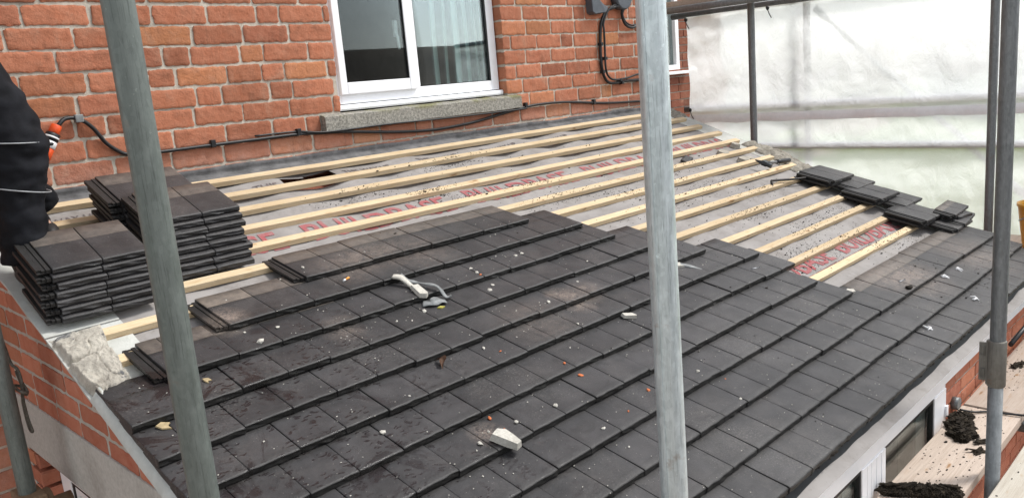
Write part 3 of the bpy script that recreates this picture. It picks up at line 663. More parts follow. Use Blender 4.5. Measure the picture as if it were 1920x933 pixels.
for k, ss in enumerate((2.098, 2.107, 2.116)):
    for q in range(7):
        a = 1.30+q*.26; nn = 10
        vs = []
        for i in range(nn+1):
            u = a+.24*i/nn; vs += [RP(u, ss, sag(u, ss)+.003), RP(u, ss+.0045, sag(u, ss+.0045)+.003)]
        ln.add(vs, [(i*2, i*2+1, i*2+3, i*2+2) for i in range(nn)])
ln.build('print_line', M_DRED, ext)
for u0 in (-1.16, .30, .775, 1.255, 1.74, 2.22, 2.70): words('THIS WAY UP', u0, .252, .04, .29, M_PRINT, 'print', .012)
words('THIS', -.19, .252, .04, .125, M_PRINT, 'print', .012)
words('THIS WAY UP', -1.15, .405, .05, .33, M_PRINT, 'print', .012)

# ------------------------------------------------------------------ roof tiles
def half_slab(mb, u0, u1, s_nose, hfun, L, seed, tint, moss, rough=1., thick=.0255, dust=0.):
    """one tile face: gridded top with a worn edge, ragged thick nose. hfun(s) = height of its top."""
    AA = [0, .022, .2, .4, .6, .8, .978, 1]; BB = [0, .035, .12, .24, .36, .48, .56, .60, .635, .66, .8, 1]; nx, ny = len(AA)-1, len(BB)-1; vs = []; cols = []
    for j in range(ny+1):
        for i in range(nx+1):
            a, b = AA[i], BB[j]
            u = u0+(u1-u0)*a; s = s_nose-L*b
            if j == 0: s += .0045*rough*noise.noise(Vector((u*26, seed, 0)))+.002*noise.noise(Vector((u*90, seed, 0)))
            h = hfun(s)+.0012*noise.noise(Vector((u*9, s*9, seed)))-.0016*(2*a-1)**2*max(0, rough-1)
            if i in (0, nx): h -= .0012
            if j == 0: h -= .002+.002*abs(noise.noise(Vector((u*50, seed, 2))))
            vs.append(RP(u, s, h))
    W_ = nx+1
    top = [(j*W_+i, j*W_+i+1, (j+1)*W_+i+1, (j+1)*W_+i) for j in range(ny) for i in range(nx)]
    mb.add(vs, [], None)
    base = len(mb.v)-len(vs)
    for q, f in enumerate(top):
        mb.f.append([x+base for x in f]); mb.sm.append(True)
        j = q//nx
        mb.c.append((tint, moss*(.55 if j == 0 else .25 if j == 1 else (0, .18, .45, .75)[j-5] if 5 < j < 9 else 0) , dust*(1 if j > 7 else .0)))  # rows just below the upper nose darken too: grime plus painted lap shadow
    # nose with three rows, sides
    rows = []
    for r_ in range(1, 4):
        row = []
        for i in range(nx+1):
            u = u0+(u1-u0)*AA[i]
            s = s_nose+.005*rough*noise.noise(Vector((u*26+r_*.5, seed, r_)))+.0025*noise.noise(Vector((u*110, seed, r_)))+(.0015 if r_ == 2 else 0)-(.003 if r_ == 3 else 0)
            row.append(RP(u, s, hfun(s_nose)-.002-thick*r_/3))
        rows.append(row)
    nb_ = len(mb.v); mb.v += [p for row in rows for p in row]
    prev = [base+i for i in range(W_)]
    for r_ in range(3):
        cur = [nb_+r_*W_+i for i in range(W_)]
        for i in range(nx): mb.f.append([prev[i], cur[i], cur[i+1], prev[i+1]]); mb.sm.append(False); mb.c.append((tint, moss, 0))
        prev = cur
    bot = prev
    hb = [len(mb.v), len(mb.v)+1]; mb.v += [RP(u0, s_nose-L, hfun(s_nose-L)-.012), RP(u1, s_nose-L, hfun(s_nose-L)-.012)]
    lf = [base+j*W_ for j in range(ny+1)]; rt = [base+j*W_+nx for j in range(ny+1)]
    mb.f.append(lf+[hb[0], bot[0]]+[nb_+W_, nb_]); mb.f.append(rt+[hb[1], bot[-1], nb_+W_+nx, nb_+nx]); mb.f.append([base+ny*W_+i for i in range(W_)]+[hb[1], hb[0]]); mb.f.append(bot+[hb[1], hb[0]])
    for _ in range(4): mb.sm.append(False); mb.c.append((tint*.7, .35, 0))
def lips(mb, u0, s_nose, hfun, L, tint):
    """the stepped interlock down the left edge of a tile"""
    for k, (w0, w1, dh, t) in enumerate(((-.014, -.002, .006, .012), (-.026, -.015, .0095, .010), (-.040, -.027, .008, .012))):
        s0, s1 = s_nose-.010-.006*k, s_nose-L+.004
        vs = []
        for s in (s0, s1):
            for (uu, hh) in ((w0, -dh), (w1, -dh), (w1, -dh-t), (w0, -dh-t)): vs.append(RP(u0+uu, s, hfun(s)+hh))
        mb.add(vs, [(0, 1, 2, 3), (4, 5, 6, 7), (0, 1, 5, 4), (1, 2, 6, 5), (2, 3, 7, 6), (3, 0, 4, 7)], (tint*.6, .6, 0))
    vs = []
    for s in (s_nose-.014, s_nose-L+.004):
        for (uu, hh) in ((-.040, -.017), (.002, -.017), (.002, -.021), (-.040, -.021)): vs.append(RP(u0+uu, s, hfun(s)+hh))
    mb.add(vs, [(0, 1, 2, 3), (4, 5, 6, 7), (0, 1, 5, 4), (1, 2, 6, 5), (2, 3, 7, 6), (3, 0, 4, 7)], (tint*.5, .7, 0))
PH = {1: .10, 2: .03, 3: .08, 4: .012, 5: .07, 6: -.004, 7: .065, 8: -.012, 9: .065, 10: -.012, 11: .057, 12: -.029}
LEFT = {10: -1.135, 11: -.866, 12: -.484}
RIGHT = {1: 3.42, 2: 3.42, 3: 3.42, 4: 1.650, 5: 1.576, 6: 1.647, 7: 1.567, 8: 1.327, 9: 1.22, 10: 1.006, 11: .942, 12: .717}
for k in range(1, 13):
    mb = MB(); sn = NOSE(k); L0, R0 = LEFT.get(k, -1.312), RIGHT[k]
    js = []; x = PH[k]-HALF*20
    while x < R0-.03:
        if x > L0+.03: js.append(x)
        x += HALF
    js = [L0]+js+[R0]; rnd = random.Random(100+k); dz = 0
    for i in range(len(js)-1):
        if i % 2 == 0: dz = rnd.uniform(-.002, .0028); ds = rnd.uniform(-.0045, .0045); full = rnd.random()
        tilt = (GAUGE and NT_/GAUGE)
        hf = lambda s, dz=dz, sn=sn, tilt=tilt: dz-(sn-s)*tilt
        g_ = .0013
        real = (i % 2 == 0)
        dust = 0
        if (k == 12) or (k in (10, 11) and js[i] < -.5) or (k == 3 and js[i] > 1.6): dust = .55
        if k == 11 and i == 0: dust = .9
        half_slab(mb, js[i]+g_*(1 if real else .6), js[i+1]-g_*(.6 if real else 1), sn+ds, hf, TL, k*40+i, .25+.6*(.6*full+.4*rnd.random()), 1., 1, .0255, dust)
        # bed under the joint
    vs = []
    for s in (sn-.006, sn-TL+.003):
        h = -(sn-s)*(NT_/GAUGE)
        vs += [RP(L0+.002, s, h-.010), RP(R0-.002, s, h-.010), RP(R0-.002, s, h-.0115), RP(L0+.002, s, h-.0115)]
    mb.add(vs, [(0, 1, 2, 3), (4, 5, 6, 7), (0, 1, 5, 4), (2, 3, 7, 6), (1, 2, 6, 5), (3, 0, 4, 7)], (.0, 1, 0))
    if k in LEFT: lips(mb, L0, sn, lambda s, sn=sn: -(sn-s)*(NT_/GAUGE), TL, .4)
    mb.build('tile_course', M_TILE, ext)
dr = MB(); n = 150; vs = []
for i in range(n+1):
    u = GX-.02+4.73*i/n; e = .0012*noise.noise(Vector((u*6, 0, 0)))
    vs += [RP(u, 2.60, -.035), RP(u, 2.775, -.0285), (u, -2.594+e, -1.155+e), (u, -2.582+e, -1.197+2*e)]
dr.add(vs, [(i*4+j, i*4+j+1, (i+1)*4+j+1, (i+1)*4+j) for i in range(n) for j in range(3)], None, True); dr.build('eaves_felt', M_DFELT, ext, recalc=False)
ms = MB(); rnd = random.Random(4)
for i in range(420):
    u = rnd.uniform(-1.25, 3.35); r = rnd.uniform(.003, .010)
    ms.lump(RP(u, 2.795+rnd.uniform(-.01, .012), -.026+rnd.uniform(-.004, .004)), (r*1.6, r, r*.8), i, 1, .5)
struct(ms.build('eaves_moss', M_PEAT, ext), 'stuff')

# loose tiles, each a thing: local frame x across, y up the slope, z off the roof
def single_tile(name, seed, u0, s_nose, h_top, label, group, rotz=0, wid=2*HALF, dust=0., L=TL, tiltx=0., flip=False, lip=True, tint=None):
    rnd = random.Random(seed); mb = MB(); org = RP(u0+wid/2, s_nose-L/2, h_top)
    flat = lambda s: h_top
    tn = rnd.uniform(.3, .8) if tint is None else tint
    nh = 2 if wid > .2 else 1
    for i in range(nh):
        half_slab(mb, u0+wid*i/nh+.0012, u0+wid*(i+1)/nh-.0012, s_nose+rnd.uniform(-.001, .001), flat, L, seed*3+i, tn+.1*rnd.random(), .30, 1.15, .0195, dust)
    vs = []
    for s in (s_nose-.006, s_nose-L+.003):
        vs += [RP(u0+.002, s, h_top-.006), RP(u0+wid-.002, s, h_top-.006), RP(u0+wid-.002, s, h_top-.0105), RP(u0+.002, s, h_top-.0105)]
    mb.add(vs, [(0, 1, 2, 3), (4, 5, 6, 7), (0, 1, 5, 4), (2, 3, 7, 6), (1, 2, 6, 5), (3, 0, 4, 7)], (0, 1, 0))
    if lip: lips(mb, u0, s_nose, flat, L, tn)
    ob = mb.build(name, M_TILE, None, org)
    if rotz or tiltx:
        ob.rotation_euler = (Matrix.Rotation(rotz, 4, Vector((0, -ST, CT))) @ Matrix.Rotation(tiltx, 4, 'X')).to_euler()
    ob['kind'] = 'thing'
    return tag(ob, label, 'roof tile', group)
ORD = ['topmost', 'second from the top', 'third from the top', 'fourth from the top', 'fifth from the top', 'sixth from the top', 'seventh from the top', 'lowest']
def stack(nl, u0, s_bot, s_top, tp, where, grp, seed, h0=-.045):
    rnd = random.Random(seed)
    for i in range(nl):                     # i = 0 lowest
        h = h0+tp*(i+1); f = i/(nl-1)
        k = nl-1-i; lab = ORD[7] if i == 0 else ORD[k]
        single_tile('loose_tile', seed*20+i, u0+rnd.uniform(-.008, .008), s_bot+(s_top-s_bot)*f+rnd.uniform(-.002, .002), h,
                    f'dark grey roof tile, {lab} in {where}', grp, rnd.uniform(-.02, .02), dust=(.5 if i == nl-1 else .1))
stack(7, -1.262, .975, .893, .0228, 'the stack nearest the worker', 'roof tiles in the stack by the worker', 3)
stack(8, -.855, .885, .748, .0226, 'the tall stack on the battens', 'roof tiles in the tall stack', 4)
stack(7, -.892, .625, .515, .0226, 'the stack against the brick wall', 'roof tiles in the stack against the wall', 5)
# tiles left hanging down the right verge
for q, (u, sn_, hh) in enumerate(((3.075, 1.600, .020), (3.172, 1.715, .002), (3.095, 1.900, .020), (3.222, 2.015, .002), (3.045, 2.205, .020), (3.188, 2.342, .002))):
    nm = ['uppermost', 'second down', 'third down', 'fourth down', 'fifth down', 'lowest'][q]
    tl = -.118 if hh < .01 else -.135
    t_ = single_tile('loose_tile', 300+q, u, sn_, hh-.014, f'roof tile left at the bare verge by the white sheeting, {nm} of six', 'tiles left along the bare verge', (.02 if q % 2 else -.012), tint=.4, tiltx=tl)
    if hh > .01:
        single_tile('loose_tile', 330+q, u-.014, sn_-.006, hh-.038, f'dark tile edge showing underneath the {nm} of the six verge tiles', 'tiles doubled up along the bare verge', 0, tint=.2, tiltx=tl)
for q, (u, s, h, r, lab) in enumerate(((3.30, 2.33, .008, .10, 'broken roof tile lying at the bottom of the loose heap on the verge'), (3.35, 2.30, .023, -.12, 'broken roof tile in the middle of the loose heap on the verge'), (3.30, 2.27, .038, .05, 'pale dusty roof tile on top of the loose heap on the verge'))):
    single_tile('loose_tile', 360+q, u, s, h, lab, None, r, wid=.30 if q != 1 else .2, dust=.6, L=.125, tint=.8, tiltx=-.10)
single_tile('loose_tile', 380, 2.45, .875, -.048, 'small broken piece of dark tile lying on the underlay between two battens', None, .35, wid=.13, L=.055, tint=.3, lip=False)

# ------------------------------------------------------------------ worker
wk = thing('person', 'worker bent forward at the roof edge in dark work trousers with thin silver piping', 'person', (-1.28, -.55, -.33))
def loft(mb, path, n=28, wr=.006, fr=11, seed=0, cap=False, smooth=True, sub=8):
    mb_pts = [Vector(p[0]) for p in path]; vs = []
    # resample with Catmull-Rom
    P = mb_pts; Rr = [p[1] for p in path]; out = []
    for i in range(len(P)-1):
        p0, p1, p2, p3 = P[max(i-1, 0)], P[i], P[i+1], P[min(i+2, len(P)-1)]
        for k in range(sub):
            t = k/sub; q = .5*((2*p1)+(-p0+p2)*t+(2*p0-5*p1+4*p2-p3)*t*t+(-p0+3*p1-3*p2+p3)*t**3)
            ra = tuple(a+(b-a)*(t*t*(3-2*t)) for a, b in zip(Rr[i], Rr[i+1])); out.append((q, ra))
    out.append((P[-1], Rr[-1]))
    for i, (p, ra) in enumerate(out):
        t = (out[min(i+1, len(out)-1)][0]-out[max(i-1, 0)][0]).normalized()
        x = Vector((1, 0, 0)); x = (x-t*x.dot(t)).normalized(); y = t.cross(x)
        for k in range(n):
            a = 2*pi*k/n; q = p+x*cos(a)*ra[0]+y*sin(a)*ra[1]
            d = (q-p).normalized(); q += d*wr*(noise.noise(Vector((q.x*fr*.6, q.y*fr*.6, q.z*fr*2.0+seed)))+.4*noise.noise(q*fr*3)+.55*(abs(noise.noise(Vector((q.x*fr*.9+q.z*9, q.y*fr*.9, q.z*fr*2.6+seed))))-.2))
            vs.append(q)
    m = len(out)
    mb.add(vs, [(i*n+k, i*n+(k+1) % n, (i+1)*n+(k+1) % n, (i+1)*n+k) for i in range(m-1) for k in range(n)], None, smooth)
    if cap:
        b = len(mb.v)-len(vs); mb.f.append([b+k for k in range(n)]); mb.f.append([b+(m-1)*n+k for k in range(n)]); mb.sm += [False]*2; mb.c += [None]*2
LEG1 = [((-1.258, -.60, -.283), (.070, .078)), ((-1.256, -.60, -.265), (.074, .082)), ((-1.25, -.60, -.17), (.072, .085)), ((-1.245, -.605, -.04), (.088, .095)), ((-1.236, -.615, .07), (.100, .10)), ((-1.25, -.62, .16), (.103, .105)), ((-1.33, -.60, .34), (.112, .118)), ((-1.43, -.55, .52), (.12, .14))]
LEG2 = [((-1.088, -.335, -.128), (.050, .060)), ((-1.110, -.34, -.095), (.056, .066)), ((-1.175, -.36, -.015), (.072, .075)), ((-1.26, -.38, .10), (.088, .09)), ((-1.34, -.40, .30), (.105, .11)), ((-1.43, -.43, .52), (.12, .14))]
tr = MB(); loft(tr, LEG1, 72, .014, 9, 1, sub=20); loft(tr, LEG2, 48, .012, 10, 6, sub=16)
loft(tr, [((-1.41, -.49, .44), (.10, .14)), ((-1.45, -.49, .55), (.15, .19)), ((-1.49, -.49, .66), (.15, .18)), ((-1.50, -.49, .72), (.14, .17))], 30, .008, 8, 3)
tr.build('trousers', M_TROUSER, wk)
trous = wk.children[0]
for (a, cz) in ((2, None),):
    for zc, tl in ((.122, .10), (-.032, .12)):
        pp = MB(); ring = []
        for k in range(33):
            ang = 2*pi*k/32
            # centre of the leg at that height
            for i in range(len(LEG1)-1):
                if LEG1[i][0][2] <= zc <= LEG1[i+1][0][2]:
                    f = (zc-LEG1[i][0][2])/(LEG1[i+1][0][2]-LEG1[i][0][2]); c = Vector(LEG1[i][0]).lerp(Vector(LEG1[i+1][0]), f); ra = [p+(q-p)*f for p, q in zip(LEG1[i][1], LEG1[i+1][1])]
            ring.append((c.x+cos(ang)*(ra[0]+.008), c.y+sin(ang)*(ra[1]+.008), zc+.022*cos(ang)*(-1 if zc < 0 else -.4)+.008*sin(ang)))
        pp.tube(ring, .0022, 6, False); pp.build('piping', M_PIPING, trous)
bd = MB()       # body: one continuous skin
bme = bpy.data.meshes.new('body')
J = [(-1.44, -.49, .56), (-1.47, -.50, .72), (-1.52, -.52, .92), (-1.56, -.54, 1.05), (-1.58, -.58, 1.13), (-1.59, -.62, 1.22), (-1.60, -.635, 1.30),
     (-1.43, -.58, .50), (-1.25, -.61, .10), (-1.255, -.60, -.27), (-1.25, -.70, -.315),
     (-1.43, -.40, .50), (-1.27, -.38, .11), (-1.145, -.335, -.16), (-1.12, -.40, -.22),
     (-1.54, -.73, 1.03), (-1.50, -.86, .80), (-1.42, -.90, .58), (-1.40, -.92, .50),
     (-1.58, -.34, 1.03), (-1.60, -.24, .80), (-1.56, -.26, .58), (-1.55, -.28, .50)]
E_ = [(0, 1), (1, 2), (2, 3), (3, 4), (4, 5), (5, 6), (0, 7), (7, 8), (8, 9), (9, 10), (0, 11), (11, 12), (12, 13), (13, 14), (3, 15), (15, 16), (16, 17), (17, 18), (3, 19), (19, 20), (20, 21), (21, 22)]
RAD = [.13, .12, .14, .12, .055, .085, .07, .085, .06, .045, .04, .085, .06, .045, .04, .06, .042, .032, .035, .06, .042, .032, .035]
bme.from_pydata([tuple(Vector(p)-wk.location) for p in J], E_, []); body = bpy.data.objects.new('body', bme); COL.objects.link(body); body.parent = wk
bme.materials.append(M_SKIN)
md = body.modifiers.new('skin', 'SKIN'); sv = bme.skin_vertices[0].data
for i, r in enumerate(RAD): sv[i].radius = (r*.86, r*.86); sv[i].use_root = (i == 0)
body.modifiers.new('sub', 'SUBSURF').levels = 2; body.modifiers['sub'].render_levels = 2
jk = MB()
loft(jk, [((-1.455, -.49, .60), (.165, .205)), ((-1.47, -.50, .72), (.15, .19)), ((-1.52, -.52, .92), (.165, .215)), ((-1.555, -.535, 1.04), (.13, .20)), ((-1.575, -.56, 1.11), (.075, .085))], 32, .008, 8, 9)
loft(jk, [((-1.55, -.70, 1.03), (.08, .085)), ((-1.50, -.86, .80), (.066, .07)), ((-1.42, -.90, .58), (.055, .055)), ((-1.405, -.915, .53), (.05, .05))], 20, .006, 12, 4)
loft(jk, [((-1.57, -.36, 1.03), (.08, .085)), ((-1.60, -.24, .80), (.066, .07)), ((-1.56, -.26, .58), (.055, .055)), ((-1.552, -.275, .53), (.05, .05))], 20, .006, 12, 5)
jk.build('jacket', M_TROUSER, wk)
hr = MB(); hr.lump((-1.61, -.60, 1.285), (.092, .10, .085), 2, 3, .08); hr.build('hair', M_HAIR, wk)
for (wx, wy, wz) in ((-1.40, -.92, .50), (-1.55, -.28, .50)):
    hn = MB(); hn.lump((wx, wy, wz-.05), (.022, .042, .05), 1, 2, .05)
    for f, (dy, ln_) in enumerate(((-.03, .06), (-.01, .072), (.01, .07), (.03, .055))): hn.tube([(wx, wy+dy, wz-.08), (wx-.004, wy+dy*1.1, wz-.08-ln_*.5), (wx-.018, wy+dy*1.1, wz-.08-ln_)], [.0095, .009, .0075], 8)
    hn.tube([(wx, wy-.035, wz-.03), (wx-.012, wy-.055, wz-.06), (wx-.02, wy-.05, wz-.09)], [.012, .011, .009], 8)
    hn.build('hand', M_SKIN, wk)
fc_ = Vector((-1.60, -.655, 1.24))
fa = MB(); fa.lump(fc_+Vector((-.0, -.06, -.01)), (.014, .022, .02), 1, 2, .05); fa.build('nose', M_SKIN, wk)
for s in (-1, 1):
    fa = MB(); fa.lump(fc_+Vector((s*.032, -.072, .02)), (.012, .010, .008), 1, 2, .02); fa.build('eye', M_WHITE, wk)
    fa = MB(); fa.lump(fc_+Vector((s*.083, .02, 0)), (.012, .022, .032), 1, 2, .05); fa.build('ear', M_SKIN, wk)
fa = MB(); fa.lump(fc_+Vector((0, -.062, -.05)), (.026, .01, .007), 1, 2, .03); fa.build('mouth', M_RED, wk)
for (cx, cy, cs, hh) in ((-1.25, -.63, .70, 0), (-1.12, -.36, .42, 0)):
    b = MB(); base = RP(cx, -cy/CT*1.0, -.066); 
    b.lump(base+Vector((0, .0, .04)), (.045, .12, .04), 3, 3, .06); b.lump(base+Vector((0, .05, .075)), (.044, .055, .05), 3, 2, .04)
    b.build('boot', M_BOOT, wk)

# ------------------------------------------------------------------ scaffold
def pole(x, y, z0, z1, r, mat, label, name='scaffold_pole', lean=(0, 0), grp=None, n=36):
    p = MB(); k = 40
    p.tube([(x+lean[0]*(i/k), y+lean[1]*(i/k), z0+(z1-z0)*i/k) for i in range(k+1)], r, n, True, None, True, .0004)
    return tag(p.build(name, mat, None, (x, y, z0)), label, 'scaffold pole', grp)
pole(-1.450, -2.220, GZ, 2.4, .0265, M_POLE, 'green grey weathered scaffold pole in front of the tile stacks')
mp = pole(-.763, -2.793, GZ, 2.4, .0268, M_GALV, 'bright silver galvanised scaffold pole rising in front of the laid tiles')
sm = MB(); sm.box((-.763-.0275, -2.793-.004, GZ), (-.763-.0262, -2.793+.0, 2.4)); sm.build('weld_seam', M_GALV, mp)
rp = pole(1.305, -2.858, -1.02, 2.4, .0272, M_DPOLE, 'dark steel scaffold pole joined by a sleeve above the scaffold boards', lean=(.018, 0))
lo = MB(); lo.tube([(1.297, -2.858, GZ), (1.297, -2.858, -1.02)], .0262, 36); lo.build('tube', M_DPOLE, rp)
sl_ = MB(); sl_.tube([(1.300, -2.858, -1.112), (1.300, -2.858, -1.106), (1.301, -2.858, -.936), (1.301, -2.858, -.93)], [.030, .0325, .0325, .030], 32)
sl_.box((1.292, -2.830, -1.095), (1.304, -2.799, -.943)); sl_.box((1.287, -2.832, -1.105), (1.308, -2.824, -.932))
for dz in (-.975, -1.065):
    sl_.box((1.287, -2.8205, dz-.020), (1.2925, -2.8165, dz+.020)); sl_.box((1.287, -2.8085, dz-.020), (1.2925, -2.8045, dz+.020)); sl_.box((1.287, -2.8166, dz+.015), (1.2922, -2.8084, dz+.020)); sl_.box((1.287, -2.8166, dz-.020), (1.2922, -2.8084, dz-.015))
bevel(sl_.build('sleeve', mat_metal('worn_steel', (.13, .125, .11), (.22, .21, .185), .6, .35, .5), rp), .003)
pole(3.925, -2.154, GZ, 2.4, .0265, M_DPOLE, 'dark scaffold pole beyond the roof corner beside the yellow bucket', grp=None)
pole(3.94, -.485, GZ, 2.4, .0265, M_DPOLE, 'thin dark scaffold pole standing between bare battens and white sheeting')
lp = pole(-1.425, -.73, GZ, 2.2, .0265, M_POLE, 'scaffold pole below the brick gable with a rope tied round it')
cp = MB(); cp.box((-1.46, -.80, -1.10), (-1.385, -.66, -1.0)); cp.tube([(-1.47, -.73, -1.05), (-1.36, -.73, -1.05)], .04, 16); bevel(cp.build('coupler', M_RUST, lp), .006)
tp_ = MB(); tp_.tube([(-1.6, -.765, -1.06), (-1.31, -.765, -1.06)], .0265, 24)
tag(tp_.build('scaffold_tube', M_RUST, None, (-1.45, -.765, -1.06)), 'short rusty scaffold tube running to the brick gable under the rope', 'scaffold tube')
rope = MB()
def cat(pts, k=8):
    P = [Vector(p) for p in pts]; out = []
    for i in range(len(P)-1):
        p0, p1, p2, p3 = P[max(i-1, 0)], P[i], P[i+1], P[min(i+2, len(P)-1)]
        for j in range(k):
            t = j/k; out.append(.5*((2*p1)+(-p0+p2)*t+(2*p0-5*p1+4*p2-p3)*t*t+(-p0+3*p1-3*p2+p3)*t**3))
    return out+[P[-1]]
RX, RY = -1.385, -.70
rope.tube(cat([(RX-.01, RY+.03, -.46), (RX, RY+.035, -.54), (RX+.005, RY+.03, -.585), (RX+.012, RY, -.60), (RX+.012, RY-.02, -.64), (RX+.01, RY+.0, -.70), (RX+.01, RY-.01, -.77), (RX+.012, RY-.025, -.81), (RX+.012, RY+.01, -.80), (RX+.012, RY+.018, -.72), (RX+.012, RY-.015, -.66), (RX+.012, RY+.02, -.61)]), .0048, 8)
rope.tube(cat([(RX+.02, RY-.03, -.675), (RX+.022, RY, -.69), (RX+.02, RY+.03, -.67), (RX, RY+.035, -.66), (RX-.0, RY-.035, -.665), (RX+.02, RY-.03, -.675), (RX+.022, RY+.02, -.655)]), .0048, 8)
tag(rope.build('rope', mat_plain('dirty_rope', (.12, .112, .092), .9, 0, .4, 150, .6), None, (RX, RY, -.7)), 'dirty knotted rope hanging from the scaffold pole by the brick gable', 'rope')
# sheeting with poles behind it
tl_ = MB(); tl_.tube([(3.62, .9, .60), (3.62, -1.35, .60)], .0265, 20)
tag(tl_.build('scaffold_tube', M_DPOLE, None, (3.62, 0, .60)), 'dark level scaffold tube high above the roof end, in front of the sheeting top', 'scaffold tube')
for q, xx in enumerate((3.66, 3.90)):
    bb = MB(); bb.box((xx, -.9, .632), (xx+.225, 1.2, .670)); tag(bevel(bb.build('scaffold_board', M_BOARD, None, (xx+.11, 0, .632)), .003), ['brown overhead scaffold board seen from below, nearest the house corner window', 'brown overhead scaffold board seen from below, next to the white sheeting'][q], 'scaffold board')
SX = 4.40
def sheet_pt(y, z):
    k = (1-math.exp(-((z+.215)/.11)**2))*(1-math.exp(-((z+.545)/.10)**2))
    x = .035*noise.noise(Vector((y*1.3, z*1.1, 0)))+.016*noise.noise(Vector((y*4, z*3.3, 5)))+.008*noise.noise(Vector((y*11, z*9, 8)))
    x += .014*sin((y+z*.8)*9+3*noise.noise(Vector((y*2, z*2, 4))))*math.exp(-((z-.1)/.5)**2)-.01
    x = SX+min(.035, x)*k+.004*noise.noise(Vector((y*7, z*16, 3)))
    if z < -.85: x -= .20*(-.85-z)
    y += .02*noise.noise(Vector((z*4, 1, 2)))*max(0, 1-abs(y-.36)*4)
    return Vector((x, y, z))
sh = MB(); ny, nz = 190, 110
vs = [sheet_pt(.375-3.6*i/ny, .585-2.0*j/nz) for j in range(nz+1) for i in range(ny+1)]
sh.add(vs, [(j*(ny+1)+i, j*(ny+1)+i+1, (j+1)*(ny+1)+i+1, (j+1)*(ny+1)+i) for j in range(nz) for i in range(ny)], None, True)
sheet = thing('scaffold_sheeting', 'white translucent woven plastic sheeting tied along the scaffold beyond the roof', 'sheeting', (SX, -1.2, -1.4))
sh.build('sheet', M_SHEET, sheet, recalc=False)
hem = MB(); vs = []
for i in range(ny+1):
    y = .375-3.6*i/ny; a = sheet_pt(y, -.265); b = sheet_pt(y, -.335+.012*noise.noise(Vector((y*5, 0, 0))))
    vs += [a+Vector((-.006, 0, 0)), (a+b)/2+Vector((-.016, 0, 0)), b+Vector((-.006, 0, 0))]
hem.add(vs, [(i*3+j, i*3+j+1, (i+1)*3+j+1, (i+1)*3+j) for i in range(ny) for j in range(2)], None, True)
hem.build('band', mat_plain('white_band', (.86, .87, .88), .6, 0, .05), sheet, recalc=False)
for (y, z) in ((.37, .56), (.36, -.22), (-.4, .57)):
    p = sheet_pt(y, z); tie = MB(); tie.lump(p+Vector((-.015, 0, 0)), (.014, .016, .02), int(y*100), 1, .3); tie.tube([p+Vector((-.02, 0, 0)), p+Vector((-.03, -.02, -.045)), p+Vector((-.02, -.035, -.08))], .004, 6); tie.build('tie', M_BLACK, sheet)

def bar(a, b, r, mat, label, name='scaffold_tube', grp=None):
    p = MB(); p.tube([a, b], r, 20); a, b = Vector(a), Vector(b)
    return tag(p.build(name, mat, None, (a+b)/2), label, 'scaffold tube', grp)
bar((SX+.05, .55, .605), (SX+.05, -3.3, .605), .0265, M_DPOLE, 'dark level scaffold tube along the top edge of the white sheeting')
bar((SX+.045, .45, -.215), (SX+.045, -3.3, -.212), .0265, M_DPOLE, 'level scaffold tube seen through the middle of the white sheeting')
bar((SX+.035, .45, -.545), (SX+.035, -3.3, -.548), .0265, M_DPOLE, 'lower level scaffold tube seen through the sheeting near the roof edge')
bar((SX+.095, -.665, GZ), (SX+.095, -.665, 2.2), .0265, M_DPOLE, 'upright scaffold pole seen as a grey shadow through the sheeting', 'scaffold_pole')
bar((SX+.60, -.473, .557), (SX+.60, -2.25, -1.144), .021, M_DPOLE, 'sloping scaffold brace seen faintly through the white sheeting')
# boards below the eaves
def board(x0, x1, y0, y1, z, mat, label, seed):
    b = MB(); n = 60; vs = []
    for i in range(n+1):
        x = x0+(x1-x0)*i/n; e = .003*noise.noise(Vector((x*2, seed, 0)))
        for yy, zz in ((y0, z-.038), (y0, z-.003), (y0+.003, z), (y1-.003, z), (y1, z-.003), (y1, z-.038)): vs.append((x, yy+e, zz+.5*e))
    b.add(vs, [(i*6+k, i*6+(k+1) % 6, (i+1)*6+(k+1) % 6, (i+1)*6+k) for i in range(n) for k in range(6)]+[tuple(range(6)), tuple(n*6+k for k in range(6))])
    return tag(b.build('scaffold_board', mat, None, ((x0+x1)/2, (y0+y1)/2, z-.038)), label, 'scaffold board')
board(-1.2, 1.925, -2.815, -2.572, -1.478, M_BOARD, 'long pinkish scaffold board close under the white fascia, littered with dark bits', 1)
board(1.930, 4.6, -2.815, -2.578, -1.470, M_BOARD, 'far scaffold board under the eaves, end to end with the near one', 2)
board(-1.2, 4.6, -3.115, -2.890, -1.478, M_BOARD2, 'pale whitish scaffold board on the outer side of the dark sleeved pole', 3)
for x in (-.9, .35, 1.98, 3.6):
    lab = {-.9: 'scaffold tube under the boards, out beyond the near window', .35: 'scaffold tube under the boards by the wide window', 1.98: 'grey scaffold tube end poking out from under the boards by the brick pier', 3.6: 'scaffold tube under the far end of the boards'}[x]
    bar((x, -3.3, -1.545), (x, -2.56, -1.545), .0265, M_DPOLE, lab)
bar((1.895, -2.541, -1.462), (1.895, -2.5705, -1.462), .03, M_DPOLE, 'grey tube end between the white window jamb and the far board')
bar((3.3, -2.62, -1.33), (2.55, -2.62, -1.36), .012, M_BLACK, 'thin dark rod against the far brick pier below the fascia')
bkb = board(3.72, 4.32, -3.2, .4, -1.16, M_BOARD, 'scaffold boards platform edge beyond the roof end under the yellow bucket', 7)

